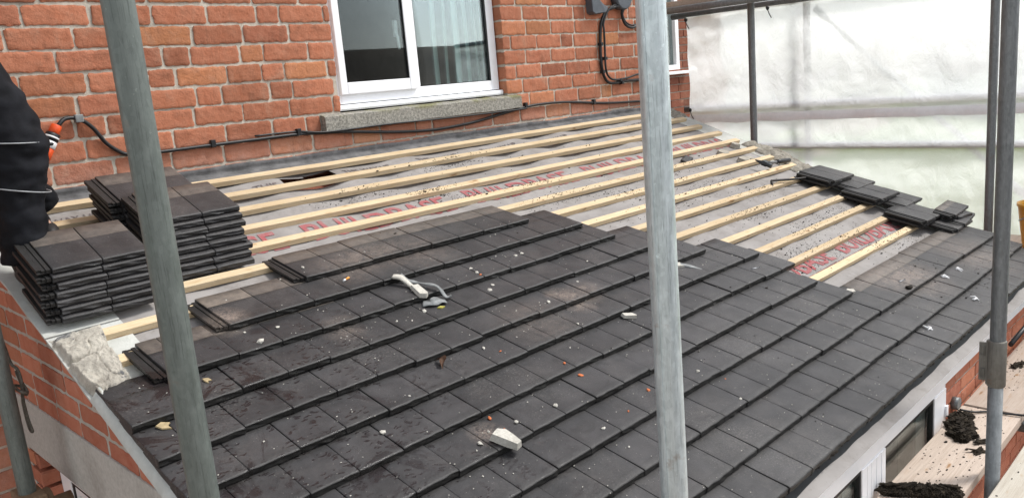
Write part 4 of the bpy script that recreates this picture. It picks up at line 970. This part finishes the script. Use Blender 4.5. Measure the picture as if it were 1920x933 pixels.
# ------------------------------------------------------------------ cables on the house wall
cab = MB(); RC = .0085
path = [(-.93, -.022, .122), (-.905, -.03, .155), (-.872, -.022, .178), (-.82, -.018, .172), (-.773, -.016, .131), (-.731, -.014, .064), (-.684, -.012, .023), (-.642, -.012, .006), (-.514, -.012, .0), (-.266, -.012, .002), (-.05, -.012, .003), (.176, -.012, .004), (.300, -.014, -.002), (.437, -.03, -.010), (.65, -.03, -.033), (.857, -.02, -.052), (1.05, -.016, -.062), (1.217, -.016, -.059), (1.40, -.014, -.048), (1.576, -.014, -.028), (1.846, -.012, .002), (2.0, -.012, .009), (2.187, -.012, .006), (2.4, -.012, -.010), (2.586, -.012, -.029), (2.8, -.012, -.044), (3.064, -.012, -.055), (3.40, -.012, -.07)]
cable = thing('cable', 'long black cable clipped along the brick wall under the stone sill', 'cable', (.5, -.012, 0))
cab.tube(cat(path, 5), RC, 8); cab.build('cord', M_BLACK, cable)
c2 = MB(); c2.tube(cat([(-.05, -.012, .020), (.176, -.012, .018), (.33, -.046, .0), (.7, -.050, .002), (1.1, -.050, -.004), (1.5, -.048, -.006), (1.795, -.046, -.006), (1.85, -.014, .002)], 6), .005, 6); c2.build('cord', M_BLACK, cable)
for (x, z) in ((.187, .010), (1.852, .008), (-.266, .004), (2.55, -.024)):
    k_ = MB(); k_.box((x-.011, -.024, z-.012), (x+.011, -.001, z+.022)); bevel(k_.build('clip', M_BLACK, cable), .002)
k_ = MB(); k_.box((-.838, -.032, .158), (-.806, -.006, .190)); bevel(k_.build('clip', M_GREY, cable), .003)
plug = thing('plug_connector', 'black and orange cable connector with white label hanging beside the worker', 'connector', (-.945, -.03, .10))
def seg(a, b, r, mat, name):
    p = MB(); p.tube([a, Vector(a).lerp(Vector(b), .08), Vector(a).lerp(Vector(b), .92), b], [r*.9, r, r, r*.9], 20); p.build(name, mat, plug)
A, B = Vector((-.915, -.026, .148)), Vector((-.985, -.032, .03))
def at(t): return A.lerp(B, t)
seg(at(-.06), at(.2), .021, M_ORANGE, 'collar'); seg(at(.2), at(.44), .027, M_BLACK, 'grip'); seg(at(.30), at(.36), .0275, M_WHITE, 'band'); seg(at(.44), at(.66), .0265, M_WHITE, 'label_sleeve'); seg(at(.66), at(1.), .0255, M_ORANGE, 'body')
p = MB(); q = at(.55); p.lump(q+Vector((.0, -.026, .002)), (.010, .003, .007), 3, 2, .3); p.build('mark', M_BLACK, plug)
vc = thing('cable', 'bundle of black cables dropping from the grey wall boxes and turning along the bricks', 'cable', (2.7, -.012, .3))
for pts, r in (([(2.886, -.05, .633), (2.80, -.03, .612), (2.745, -.016, .590), (2.693, -.014, .526), (2.671, -.014, .45), (2.659, -.014, .33), (2.662, -.014, .217), (2.69, -.014, .137), (2.745, -.014, .099), (2.849, -.014, .097), (2.972, -.014, .103), (3.082, -.014, .101), (3.4, -.014, .10)], .0105),
               ([(2.84, -.04, .64), (2.76, -.028, .60), (2.70, -.026, .52), (2.693, -.03, .449), (2.695, -.026, .329), (2.690, -.028, .207), (2.72, -.026, .145), (2.791, -.026, .118), (2.943, -.024, .123), (3.086, -.02, .142), (3.4, -.016, .16)], .0075),
               ([(2.994, -.04, .655), (2.93, -.04, .62), (2.911, -.03, .576), (2.949, -.024, .506), (3.023, -.02, .479), (3.086, -.02, .487), (3.2, -.02, .54)], .010), ([(3.01, -.03, .65), (2.95, -.03, .61), (2.935, -.02, .57), (2.965, -.02, .52), (3.03, -.02, .495), (3.1, -.02, .50)], .006)):
    k_ = MB(); k_.tube(cat(pts, 6), r, 8); k_.build('cord', M_BLACK, vc)
for (x, z) in ((2.66, .37), (2.70, .27), (2.665, .18), (2.86, .112), (2.88, .092)):
    k_ = MB(); k_.box((x-.012, -.034, z-.010), (x+.012, -.001, z+.012)); bevel(k_.build('clip', M_BLACK, vc), .002)
b1 = MB(); b1.add([(2.535, -.001, .75), (2.545, -.001, .580), (2.575, -.001, .568), (2.70, -.001, .578), (2.735, -.001, .615), (2.68, -.001, .635), (2.63, -.001, .665), (2.61, -.001, .75), (2.535, -.06, .75), (2.545, -.06, .585), (2.575, -.06, .572), (2.70, -.055, .582), (2.735, -.05, .615), (2.68, -.055, .635), (2.63, -.06, .665), (2.61, -.06, .75)],
    [tuple(range(8)), tuple(range(8, 16))]+[(i, (i+1) % 8, 8+(i+1) % 8, 8+i) for i in range(8)])
tag(bevel(b1.build('junction_box', M_GREYBOX, None, (2.62, 0, .65)), .005), 'dark grey plastic bracket box on the bricks left of the cables', 'junction box')
b1 = MB(); b1.tube([(2.92, -.002, .70), (2.92, -.05, .70), (2.92, -.058, .70)], [.10, .10, .09], 32); tag(b1.build('junction_box', M_GREYBOX, None, (2.92, 0, .70)), 'round dark grey cable box high on the wall beside the silver pole', 'junction box')

# ------------------------------------------------------------------ debris on the roof
def surf(u, s):
    """height of whatever lies at (u, s): top course there, else batten or underlay"""
    for k in range(12, 0, -1):
        if NOSE(k)-TL < s <= NOSE(k)+.002 and LEFT.get(k, -1.312) <= u <= RIGHT[k]:
            return -(NOSE(k)-s)*(NT_/GAUGE)
    return sag(u, s)
chips = [('w', -0.758, 1.942, 0.02), ('w', -0.597, 1.863, 0.012), ('w', -0.225, 2.142, 0.02), ('w', -0.391, 2.129, 0.022), ('w', -0.493, 2.111, 0.014), ('w', -0.555, 2.14, 0.02), ('w', -0.177, 2.303, 0.018), ('w', -0.586, 2.157, 0.008), ('w', -0.253, 2.004, 0.007), ('w', -0.166, 2.398, 0.01), ('w', -0.278, 2.07, 0.008), ('w', 0.079, 2.27, 0.007), ('w', -0.328, 2.551, 0.01), ('w', -0.558, 2.28, 0.006), ('w', -0.759, 2.236, 0.006), ('w', -0.633, 2.236, 0.01), ('w', 0.146, 1.338, 0.018), ('w', 0.136, 1.382, 0.02), ('w', 0.136, 1.477, 0.02), ('w', 0.093, 1.506, 0.024), ('w', 0.404, 1.341, 0.018), ('w', 0.443, 1.342, 0.02), ('w', 0.66, 1.533, 0.013), ('w', 0.492, 1.623, 0.012), ('w', 0.237, 1.686, 0.02), ('w', 0.22, 1.856, 0.015), ('w', -0.199, 1.78, 0.014), ('w', 0.439, 1.149, 0.008), ('w', 0.468, 1.235, 0.01), ('w', -0.043, 1.79, 0.008), ('w', 0.084, 1.937, 0.009), ('w', -0.001, 1.363, 0.008), ('w', -0.448, 1.039, 0.02), ('w', -0.735, 1.339, 0.018), ('w', -0.829, 1.392, 0.03), ('w', -0.236, 1.5, 0.02), ('w', -0.365, 1.504, 0.014), ('w', -0.318, 1.532, 0.01), ('w', -0.543, 1.216, 0.008), ('w', -0.658, 1.239, 0.008), ('w', -0.836, 1.309, 0.01), ('w', -0.785, 1.093, 0.01), ('w', -0.162, 1.035, 0.01), ('w', -0.546, 1.323, 0.008), ('w', 0.385, 2.294, 0.02), ('w', 0.373, 2.477, 0.014), ('w', 0.206, 2.536, 0.006), ('o', -0.011, 2.069, 0.026), ('o', -0.022, 2.0, 0.015), ('o', 0.132, 2.256, 0.018), ('o', -0.034, 2.293, 0.012), ('o', -0.445, 2.13, 0.01), ('o', -0.44, 2.062, 0.018), ('o', 0.134, 1.405, 0.012), ('o', -0.168, 1.83, 0.01), ('o', 0.459, 2.369, 0.008)]
RM4 = Matrix(((1, 0, 0), (0, CT, -ST), (0, ST, CT)))
for q, (kd, u, s, sz) in enumerate(chips):
    rnd = random.Random(q); h = surf(u, s); r = sz*.43
    m = MB(); m.lump((0, 0, 0), (r*rnd.uniform(.8, 1.25), r*rnd.uniform(.65, 1), r*.6), q, 1, .75, 1.9, True, None, RM4 @ Matrix.Rotation(rnd.random()*6, 3, 'Z'))
    p = RP(u, s, h+r*.3); ob = m.build('mortar_chip' if kd == 'w' else 'brick_chip', M_CHIP if kd == 'w' else M_BCHIP, None, (0, 0, 0)); ob.location = p
    if kd == 'w': tag(ob, 'small pale chip of mortar lying on the dark laid tiles', 'mortar chip', 'small pale mortar chips scattered on the laid tiles')
    else: tag(ob, 'small orange crumb of brick lying on the dark laid tiles', 'brick chip', 'orange brick crumbs scattered on the laid tiles')
def piece(name, label, cat_, mat, u, s, outline, th, rot=0, bend=0):
    """a thick flat fragment: outline in local metres, laid on the roof"""
    h = surf(u, s)+.002; m = MB(); n = len(outline); c_, s_ = cos(rot), sin(rot); vs = []
    for lay_ in (0, th):
        for (a, b) in outline:
            x, y = a*c_-b*s_, a*s_+b*c_; e = .3*th*noise.noise(Vector((x*60, y*60, lay_*50+u)))
            sc_ = 1 if lay_ == 0 else .9
            vs.append(RP(u+x*sc_, s+y*sc_, h+lay_+e+bend*(x*x)*20))
    m.add(vs, [tuple(range(n)), tuple(range(n, 2*n))]+[(i, (i+1) % n, n+(i+1) % n, n+i) for i in range(n)])
    o = m.build(name, mat, None, RP(u, s, h)); return tag(o, label, cat_)
piece('mortar_chunk', 'largest pale wedge of mortar lying at a tile edge in the foreground', 'mortar chunk', M_CHIP, -.497, 2.182, [(-.035, -.03), (-.005, -.045), (.022, -.032), (.03, .0), (.036, .035), (.012, .045), (-.008, .015)], .022, .15)
piece('mortar_chunk', 'long pale mortar stick by the silver pole on the tiles', 'mortar chunk', M_CHIP, .468, 1.915, [(-.03, -.012), (.02, -.014), (.034, .0), (.03, .012), (-.026, .010)], .014, .5)
piece('mortar_chunk', 'pale mortar flake at the right end of the laid tiles', 'mortar chunk', M_CHIP, 1.682, 2.32, [(-.03, -.01), (0, -.02), (.03, -.004), (.025, .014), (-.02, .012)], .012, .2)
piece('mortar_chunk', 'white mortar scrap half hidden behind the silver pole', 'mortar chunk', M_CHIP, 1.06, 1.75, [(-.03, -.02), (.02, -.022), (.03, .015), (-.02, .02)], .012, .5)
piece('sealant_strip', 'pale grey torn strip of sealant trailing from behind the silver pole', 'strip', M_GREY, 1.10, 1.79, [(-.05, -.01), (0, -.014), (.06, .004), (.06, .012), (0, .012), (-.05, .008)], .006, .9)
# torn flashing strip with mortar stuck to it
def ribbon(name, label, cat_, mat, pts, wd, th=.003):
    m = MB(); vs = []; P = cat([RP(*p) for p in pts], 6)
    for i, p in enumerate(P):
        t = (P[min(i+1, len(P)-1)]-P[max(i-1, 0)]).normalized(); nn = Vector((0, -ST, CT)); b = t.cross(nn).normalized(); a_ = .5*noise.noise(p*30); b = (b+nn*a_).normalized()
        w_ = wd*(1+.35*noise.noise(p*25)); nn = t.cross(b)
        vs += [p-b*w_/2, p+b*w_/2, p+b*w_/2+nn*th, p-b*w_/2+nn*th]
    m.add(vs, [(i*4+j, i*4+(j+1) % 4, (i+1)*4+(j+1) % 4, (i+1)*4+j) for i in range(len(P)-1) for j in range(4)]+[(0, 1, 2, 3), tuple(len(vs)-4+j for j in range(4))], None, True)
    return tag(m.build(name, mat, None, P[len(P)//2]), label, cat_)
sf = lambda u, s, d=.006: (u, s, surf(u, s)+d)
ribbon('sealant_strip', 'pale torn strip of sealant with a mortar lump stuck to it in mid roof', 'strip', M_CHIP, [sf(-.205, 1.27, .012), (-.188, 1.30, .016), sf(-.175, 1.345, .016), sf(-.176, 1.39, .01), sf(-.180, 1.425, .01)], .022, .008)
ribbon('sealant_strip', 'grey twisted strip of sealant curving beside the pale torn one', 'strip', M_GREY, [sf(-.17, 1.275, .012), sf(-.150, 1.31, .014), sf(-.128, 1.36, .016), sf(-.110, 1.42, .02), sf(-.098, 1.462, .012), sf(-.085, 1.475, .02)], .018, .003)
ribbon('sealant_strip', 'crumpled grey scrap of sealant just below the torn strips', 'strip', M_GREY, [sf(-.205, 1.455, .008), sf(-.18, 1.475, .014), sf(-.15, 1.475, .016), sf(-.12, 1.488, .008)], .035, .003)
piece('mortar_chunk', 'pale mortar lump stuck on the torn sealant strip in mid roof', 'mortar chunk', M_CHIP, -.178, 1.40, [(-.016, -.04), (.014, -.036), (.02, .03), (.004, .044), (-.02, .03)], .016, .1)
piece('leaf', 'small yellow green leaf beside the crumpled sealant', 'leaf', mat_plain('yellow_leaf', (.35, .32, .06), .6), -.165, 1.512, [(-.018, 0), (0, -.008), (.018, 0), (0, .008)], .004, .2)
lf = MB(); vs = []
for j in range(9):
    for i in range(6):
        a, b = i/5-.5, j/8; wd_ = .030*sin(pi*min(.98, b+.02)); vs.append(RP(-.393+a*wd_+.012*sin(b*5), 1.75+.05*b, surf(-.393, 1.765)+.004+.018*(a*2)**2*sin(pi*b)+.010*sin(b*6)**2))
lf.add(vs, [(j*6+i, j*6+i+1, (j+1)*6+i+1, (j+1)*6+i) for j in range(8) for i in range(5)], None, True); tag(lf.build('leaf', M_LEAF, None, RP(-.393, 1.77, 0)), 'curled dark brown dead leaf at a tile edge in mid roof', 'leaf')
piece('leaf', 'pale dry leaf scrap left of the green grey pole on a wet tile', 'leaf', M_PLEAF, -1.238, 1.603, [(-.02, -.006), (-.004, -.02), (.02, -.014), (.012, .0), (.022, .014), (-.004, .010)], .004, .3)
piece('leaf', 'small pale dry leaf right of the green grey pole', 'leaf', M_PLEAF, -1.053, 1.483, [(-.016, -.004), (0, -.012), (.014, -.004), (.004, .002), (.010, .012), (-.006, .006)], .003, .8)
cg = MB(); p = RP(-.359, 1.186, surf(-.359, 1.186)+.0045); d_ = Vector((.93, .3, .1)).normalized(); cg.tube([p, p+d_*.022], .0042, 10)
co_ = cg.build('cigarette_butt', M_CORK, None, p); tag(co_, 'orange cigarette butt with white end lying on the upper tiles', 'cigarette butt')
cg = MB(); cg.tube([p-d_*.012, p-d_*.0003], .0041, 10); cg.build('paper_end', M_WHITE, co_)
def nail(u, s, a, ln_, label, mat=M_STEEL, r=.0022):
    p = RP(u, s, surf(u, s)+.004); d = Vector((cos(a), sin(a)*CT, sin(a)*ST)); m = MB(); m.tube([p, p+d*ln_], r, 8); m.tube([p+d*ln_, p+d*(ln_+.0015)], .005, 10)
    tag(m.build('nail', mat, None, p), label, 'nail')
nail(1.38, 1.955, -.2, .055, 'bright steel nail lying on the tiles near the right end')
nail(2.03, 2.42, -.1, .06, 'white headed nail on the dusty tiles near the eaves')
for q, (u, s) in enumerate(((1.69, 2.683), (2.263, 2.713), (2.569, 2.546), (2.382, 2.534))):
    m = MB(); rnd = random.Random(60+q)
    for _ in range(3):
        a = rnd.random()*6; p = RP(u, s, surf(u, s)+.004); d = Vector((cos(a), sin(a)*CT, sin(a)*ST)); e = Vector((-sin(a), cos(a)*CT, cos(a)*ST)); m.tube([p-d*.02, p+e*.012+Vector((0, 0, .006)), p+d*.022], [.003, .004, .003], 6)
    tag(m.build('plastic_clip', M_WHITE, None, RP(u, s, 0)), ['twisted white plastic clip lying on the lowest tiles nearest the window post', 'white plastic clip on the lowest tiles beside the dark sleeved pole', 'small white plastic clip highest on the right hand tiles', 'white plastic clip on the dusty right hand tiles'][q], 'plastic clip')
m = MB(); m.lump(RP(1.987, 2.481, surf(1.987, 2.481)+.008), (.022, .016, .010), 4, 2, .4); tag(m.build('felt_lump', M_PEAT, None, RP(1.987, 2.481, 0)), 'small black lump on the right hand tiles', 'felt lump')
# loose grit: one mass
gr = MB(); rnd = random.Random(21)
for i in range(1700):
    u = rnd.uniform(-1.25, 2.6); s = rnd.uniform(1.0, 2.78)
    if rnd.random() > .35+.65*max(0, noise.noise(Vector((u*1.7, s*2.2, 4)))+.35): continue
    r = rnd.uniform(.0009, .0022)*(1.6 if rnd.random() < .08 else 1)
    for k in range(12, 0, -1):
        if NOSE(k)-TL < s <= NOSE(k) and LEFT.get(k, -1.312) <= u <= RIGHT[k]:
            gr.lump(RP(u, s, surf(u, s)+r*.4), (r*1.3, r, r*.8), i, 0 if 0 else 1, .5, 2, True); break
struct(gr.build('grit', M_CHIP), 'stuff')
dt = MB(); rnd = random.Random(33)
CL = [(.55, .62, .14, .03), (.78, .70, .12, .025), (1.2, .92, .25, .03), (1.62, 1.02, .12, .04), (1.15, .74, .2, .02), (2.05, 1.05, .25, .04), (2.55, 1.35, .35, .04), (2.2, 1.55, .3, .03), (2.35, 1.80, .3, .04), (2.0, 1.93, .25, .035), (2.4, 2.0, .35, .05), (2.75, 1.75, .25, .05), (2.6, 2.12, .3, .04), (2.2, 2.40, .5, .06), (2.9, 2.2, .3, .05), (1.75, 1.25, .3, .05), (.2, .5, .2, .03), (.95, .33, .25, .02), (2.3, .9, .4, .05), (2.35, 1.17, .3, .04), (1.95, 2.05, .22, .03), (2.5, 2.6, .4, .08)]
for i in range(4600):
    c = rnd.choice(CL) if rnd.random() < .86 else (1.6, 1.2, 1.2, .8)
    u = rnd.gauss(c[0], c[2]*.6); s = rnd.gauss(c[1], c[3])
    if not (-1.0 < u < 3.25 and .06 < s < 2.75): continue
    h = surf(u, s)
    for j in range(1, 18):
        s1_ = .166+.1528*(j-1) if j <= 6 else .930+.1535*(j-6)
        if s1_-.042 < s < s1_+.002 and h < -.05: h = -.044
    r = rnd.uniform(.0007, .0026)*(2.2 if rnd.random() < .05 else 1)
    dt.lump(RP(u, s, h+r*.4), (r*rnd.uniform(.8, 2.2), r, r*.7), i, 1, .6, 2, True, None, None)
struct(dt.build('dirt_crumbs', M_PEAT), 'stuff')
for (u, s, a, lab) in ((2.98, 1.005, .05, 'pale broken mortar piece on the underlay by the hammer'), (3.045, 1.015, .04, 'second pale mortar piece touching the one by the hammer'), (2.93, .87, .05, 'pale mortar crumbs on the underlay up the slope from the hammer'), (3.20, .81, .04, 'pale mortar piece near the thin dark pole')):
    piece('mortar_chunk', lab, 'mortar chunk', M_LUMP, u, s, [(-a, -.4*a), (-.2*a, -.9*a), (.8*a, -.5*a), (a, .4*a), (.1*a, .8*a), (-.8*a, .5*a)], .028, u)

# tools
hm = thing('hammer', 'claw hammer with black grip lying across the battens at the bare verge', 'hammer', RP(3.0, 1.17, -.04))
def H(u, s, h): return RP(u, s, h)
k_ = MB(); k_.tube([H(2.97, 1.165, -.020), H(3.10, 1.178, -.022), H(3.24, 1.192, -.024)], [.011, .010, .011], 12); k_.build('shaft', M_GRIP, hm)
k_ = MB(); k_.tube([H(3.10, 1.178, -.022), H(3.14, 1.182, -.022), H(3.25, 1.193, -.024), H(3.262, 1.194, -.024)], [.014, .0165, .0165, .013], 14); k_.build('grip', M_BLACK, hm)
k_ = MB(); k_.tube([H(2.945, 1.10, -.016), H(2.950, 1.135, -.018), H(2.952, 1.15, -.018), H(2.958, 1.19, -.018), H(2.96, 1.215, -.018)], [.004, .011, .014, .014, .016], 14); k_.box((-.02, -.018, -.016), (.02, .018, .016), None, Matrix.Translation(H(2.965, 1.165, -.018)) @ RROT)
bevel(k_.build('head', mat_plain('dark_steel', (.06, .065, .07), .4, .7), hm), .002)
pb = thing('pry_bar', 'thin dark pry bar lying on a batten below the uppermost verge tile', 'pry bar', RP(2.9, 1.39, -.04))
k_ = MB(); k_.tube(cat([H(2.70, 1.375, -.052), H(2.715, 1.35, -.030), H(2.74, 1.355, -.026), H(2.92, 1.40, -.026), H(3.13, 1.45, -.020)], 6), .0075, 10); k_.build('bar', mat_plain('dark_iron', (.035, .032, .03), .5, .5), pb)
k_ = MB(); k_.box((-.016, -.010, -.004), (.016, .012, .004), None, Matrix.Translation(H(2.70, 1.378, -.054)) @ RROT); k_.build('claw', M_DFELT, pb)

# bucket
bk = thing('bucket', 'yellow plastic bucket on the boards beyond the roof end', 'bucket', (3.98, -2.46, -1.16))
BX, BY, BZ = 3.98, -2.46, -1.158
k_ = MB(); prof = [(.0, .0), (.115, .0), (.12, .02), (.15, .27), (.157, .272), (.157, .29), (.148, .29), (.143, .27), (.11, .03), (.0, .028)]
n = 40; vs = [(BX+r*cos(2*pi*i/n), BY+r*sin(2*pi*i/n), BZ+z) for (r, z) in prof for i in range(n)]
k_.add(vs, [(j*n+i, j*n+(i+1) % n, (j+1)*n+(i+1) % n, (j+1)*n+i) for j in range(len(prof)-1) for i in range(n)], None, True); k_.build('tub', M_YEL, bk)
k_ = MB(); k_.tube([(BX+.155*cos(a), BY+.155*sin(a)*.9-.0, BZ+.27-.10*sin(a)) for a in [pi*i/20 for i in range(21)]], .004, 8); k_.build('handle', M_STEEL, bk)
rb = MB()
for i in range(7): rb.lump((BX+random.uniform(-.07, .07), BY+random.uniform(-.07, .07), BZ+.255), (.05, .04, .035), i, 2, .5, 1.6, True)
tag(rb.build('mortar_chunk', M_LUMP, None, (BX, BY, BZ+.25)), 'broken mortar pieces filling the yellow bucket', 'rubble')

# debris on the scaffold boards
BZ_ = -1.478
def mat_felt():
    t = NT('rotten_felt'); v = t.co(); n1 = t.noise(v, 40, 6, .7); c = t.ramp(n1, [(.3, (.012, .010, .008)), (.55, (.035, .027, .019)), (.8, (.10, .08, .052))]); t.bump(t.noise(v, 160, 5, .8), 1.0, .006); return t.set(c, .95, None, .2)
M_CLUMP = mat_felt()
def clump(name, label, spots, h, seed, nn, base=True):
    m = MB(); rnd = random.Random(seed)
    for q, (x, y, rx, ry) in enumerate(spots):
        if base:
            bm = bmesh.new(); bmesh.ops.create_icosphere(bm, subdivisions=5, radius=1); vs = []
            for v in bm.verts:
                f = 1+.35*noise.noise(v.co*1.6+Vector((seed, q, 0)))+.30*noise.noise(Vector((v.co.x*4, v.co.y*9, v.co.z*6+seed)))+.22*noise.noise(Vector((v.co.x*9, v.co.y*22, v.co.z*12+q)))
                vs.append((x+v.co.x*rx*f, y+v.co.y*ry*f, BZ_+max(0, h*.15+v.co.z*h*.62*f)))
            m.add(vs, [[v.index for v in f.verts] for f in bm.faces], None, False); bm.free()
        for i in range(nn):
            a = rnd.random()*6.28; r_ = min(1.3, abs(rnd.gauss(0, .5))); px, py = x+rx*r_*cos(a), y+ry*r_*sin(a); z = BZ_+max(.004, h*(1-min(1, r_)**1.5)*rnd.uniform(.5, 1.0)); r = rnd.uniform(.004, .013)
            fd = 2.4*noise.noise(Vector((px*9, py*9, seed)))+rnd.gauss(0, .35)
            m.lump((px, py, z), (r*rnd.uniform(1.6, 3.4), r*.6, r*rnd.uniform(.22, .4)), seed+i+q*91, 2, .45, 2.4, False, None, Matrix.Rotation(fd, 3, 'Z') @ Matrix.Rotation(rnd.uniform(-.35, .35), 3, 'X') @ Matrix.Rotation(rnd.gauss(0, .16), 3, 'Y'))
    x, y = spots[0][:2]
    return tag(m.build(name, M_CLUMP, None, (x, y, BZ_)), label, 'debris clump')
clump('felt_clump', 'heap of torn black felt and moss on the board by the white window jamb', [(1.60, -2.665, .055, .05), (1.68, -2.635, .06, .055), (1.75, -2.62, .06, .045), (1.56, -2.675, .04, .03)], .042, 1, 38)
clump('felt_clump', 'long ragged roll of rotten felt across the near end of the board', [(.955+.018*i, -2.595-.031*i, .042, .036) for i in range(7)], .036, 200, 24)
clump('felt_clump', 'small dark scraps on the board beside the sleeved pole', [(1.47, -2.765, .03, .02), (1.56, -2.745, .03, .018)], .012, 400, 16, False)
clump('felt_clump', 'dark scraps on the far scaffold board beyond the sleeved pole', [(2.53, -2.65, .05, .03), (2.58, -2.67, .06, .03)], .02, 500, 30, False)
bd2 = MB(); rnd = random.Random(8)
for i in range(620):
    yb = rnd.random() < .75
    x = rnd.uniform(.9, 3.6); y = rnd.uniform(-2.81, -2.585) if yb else rnd.uniform(-3.1, -2.9); r = rnd.uniform(.0008, .0035)*(2.0 if rnd.random() < .08 else 1)
    bd2.lump((x, y, BZ_+r*.4+(.008 if x > 2.2 and yb else 0)), (r*rnd.uniform(.8, 2.2), r*rnd.uniform(.7, 1.5), r*.5), i, 1, .6, 2, True)
struct(bd2.build('board_crumbs', M_PEAT), 'stuff')
k_ = MB(); k_.tube(cat([(1.80, -2.60, BZ_+.03), (1.85, -2.64, BZ_+.010), (1.89, -2.69, BZ_+.008), (1.905, -2.75, BZ_+.008), (1.925, -2.83, BZ_+.010), (1.97, -2.95, BZ_+.008), (2.05, -3.08, BZ_+.008)], 8), .005, 8)
tag(k_.build('cable', M_BLACK, None, (2.05, -2.8, BZ_)), 'thin black wire lying across the scaffold boards behind the sleeved pole', 'wire')
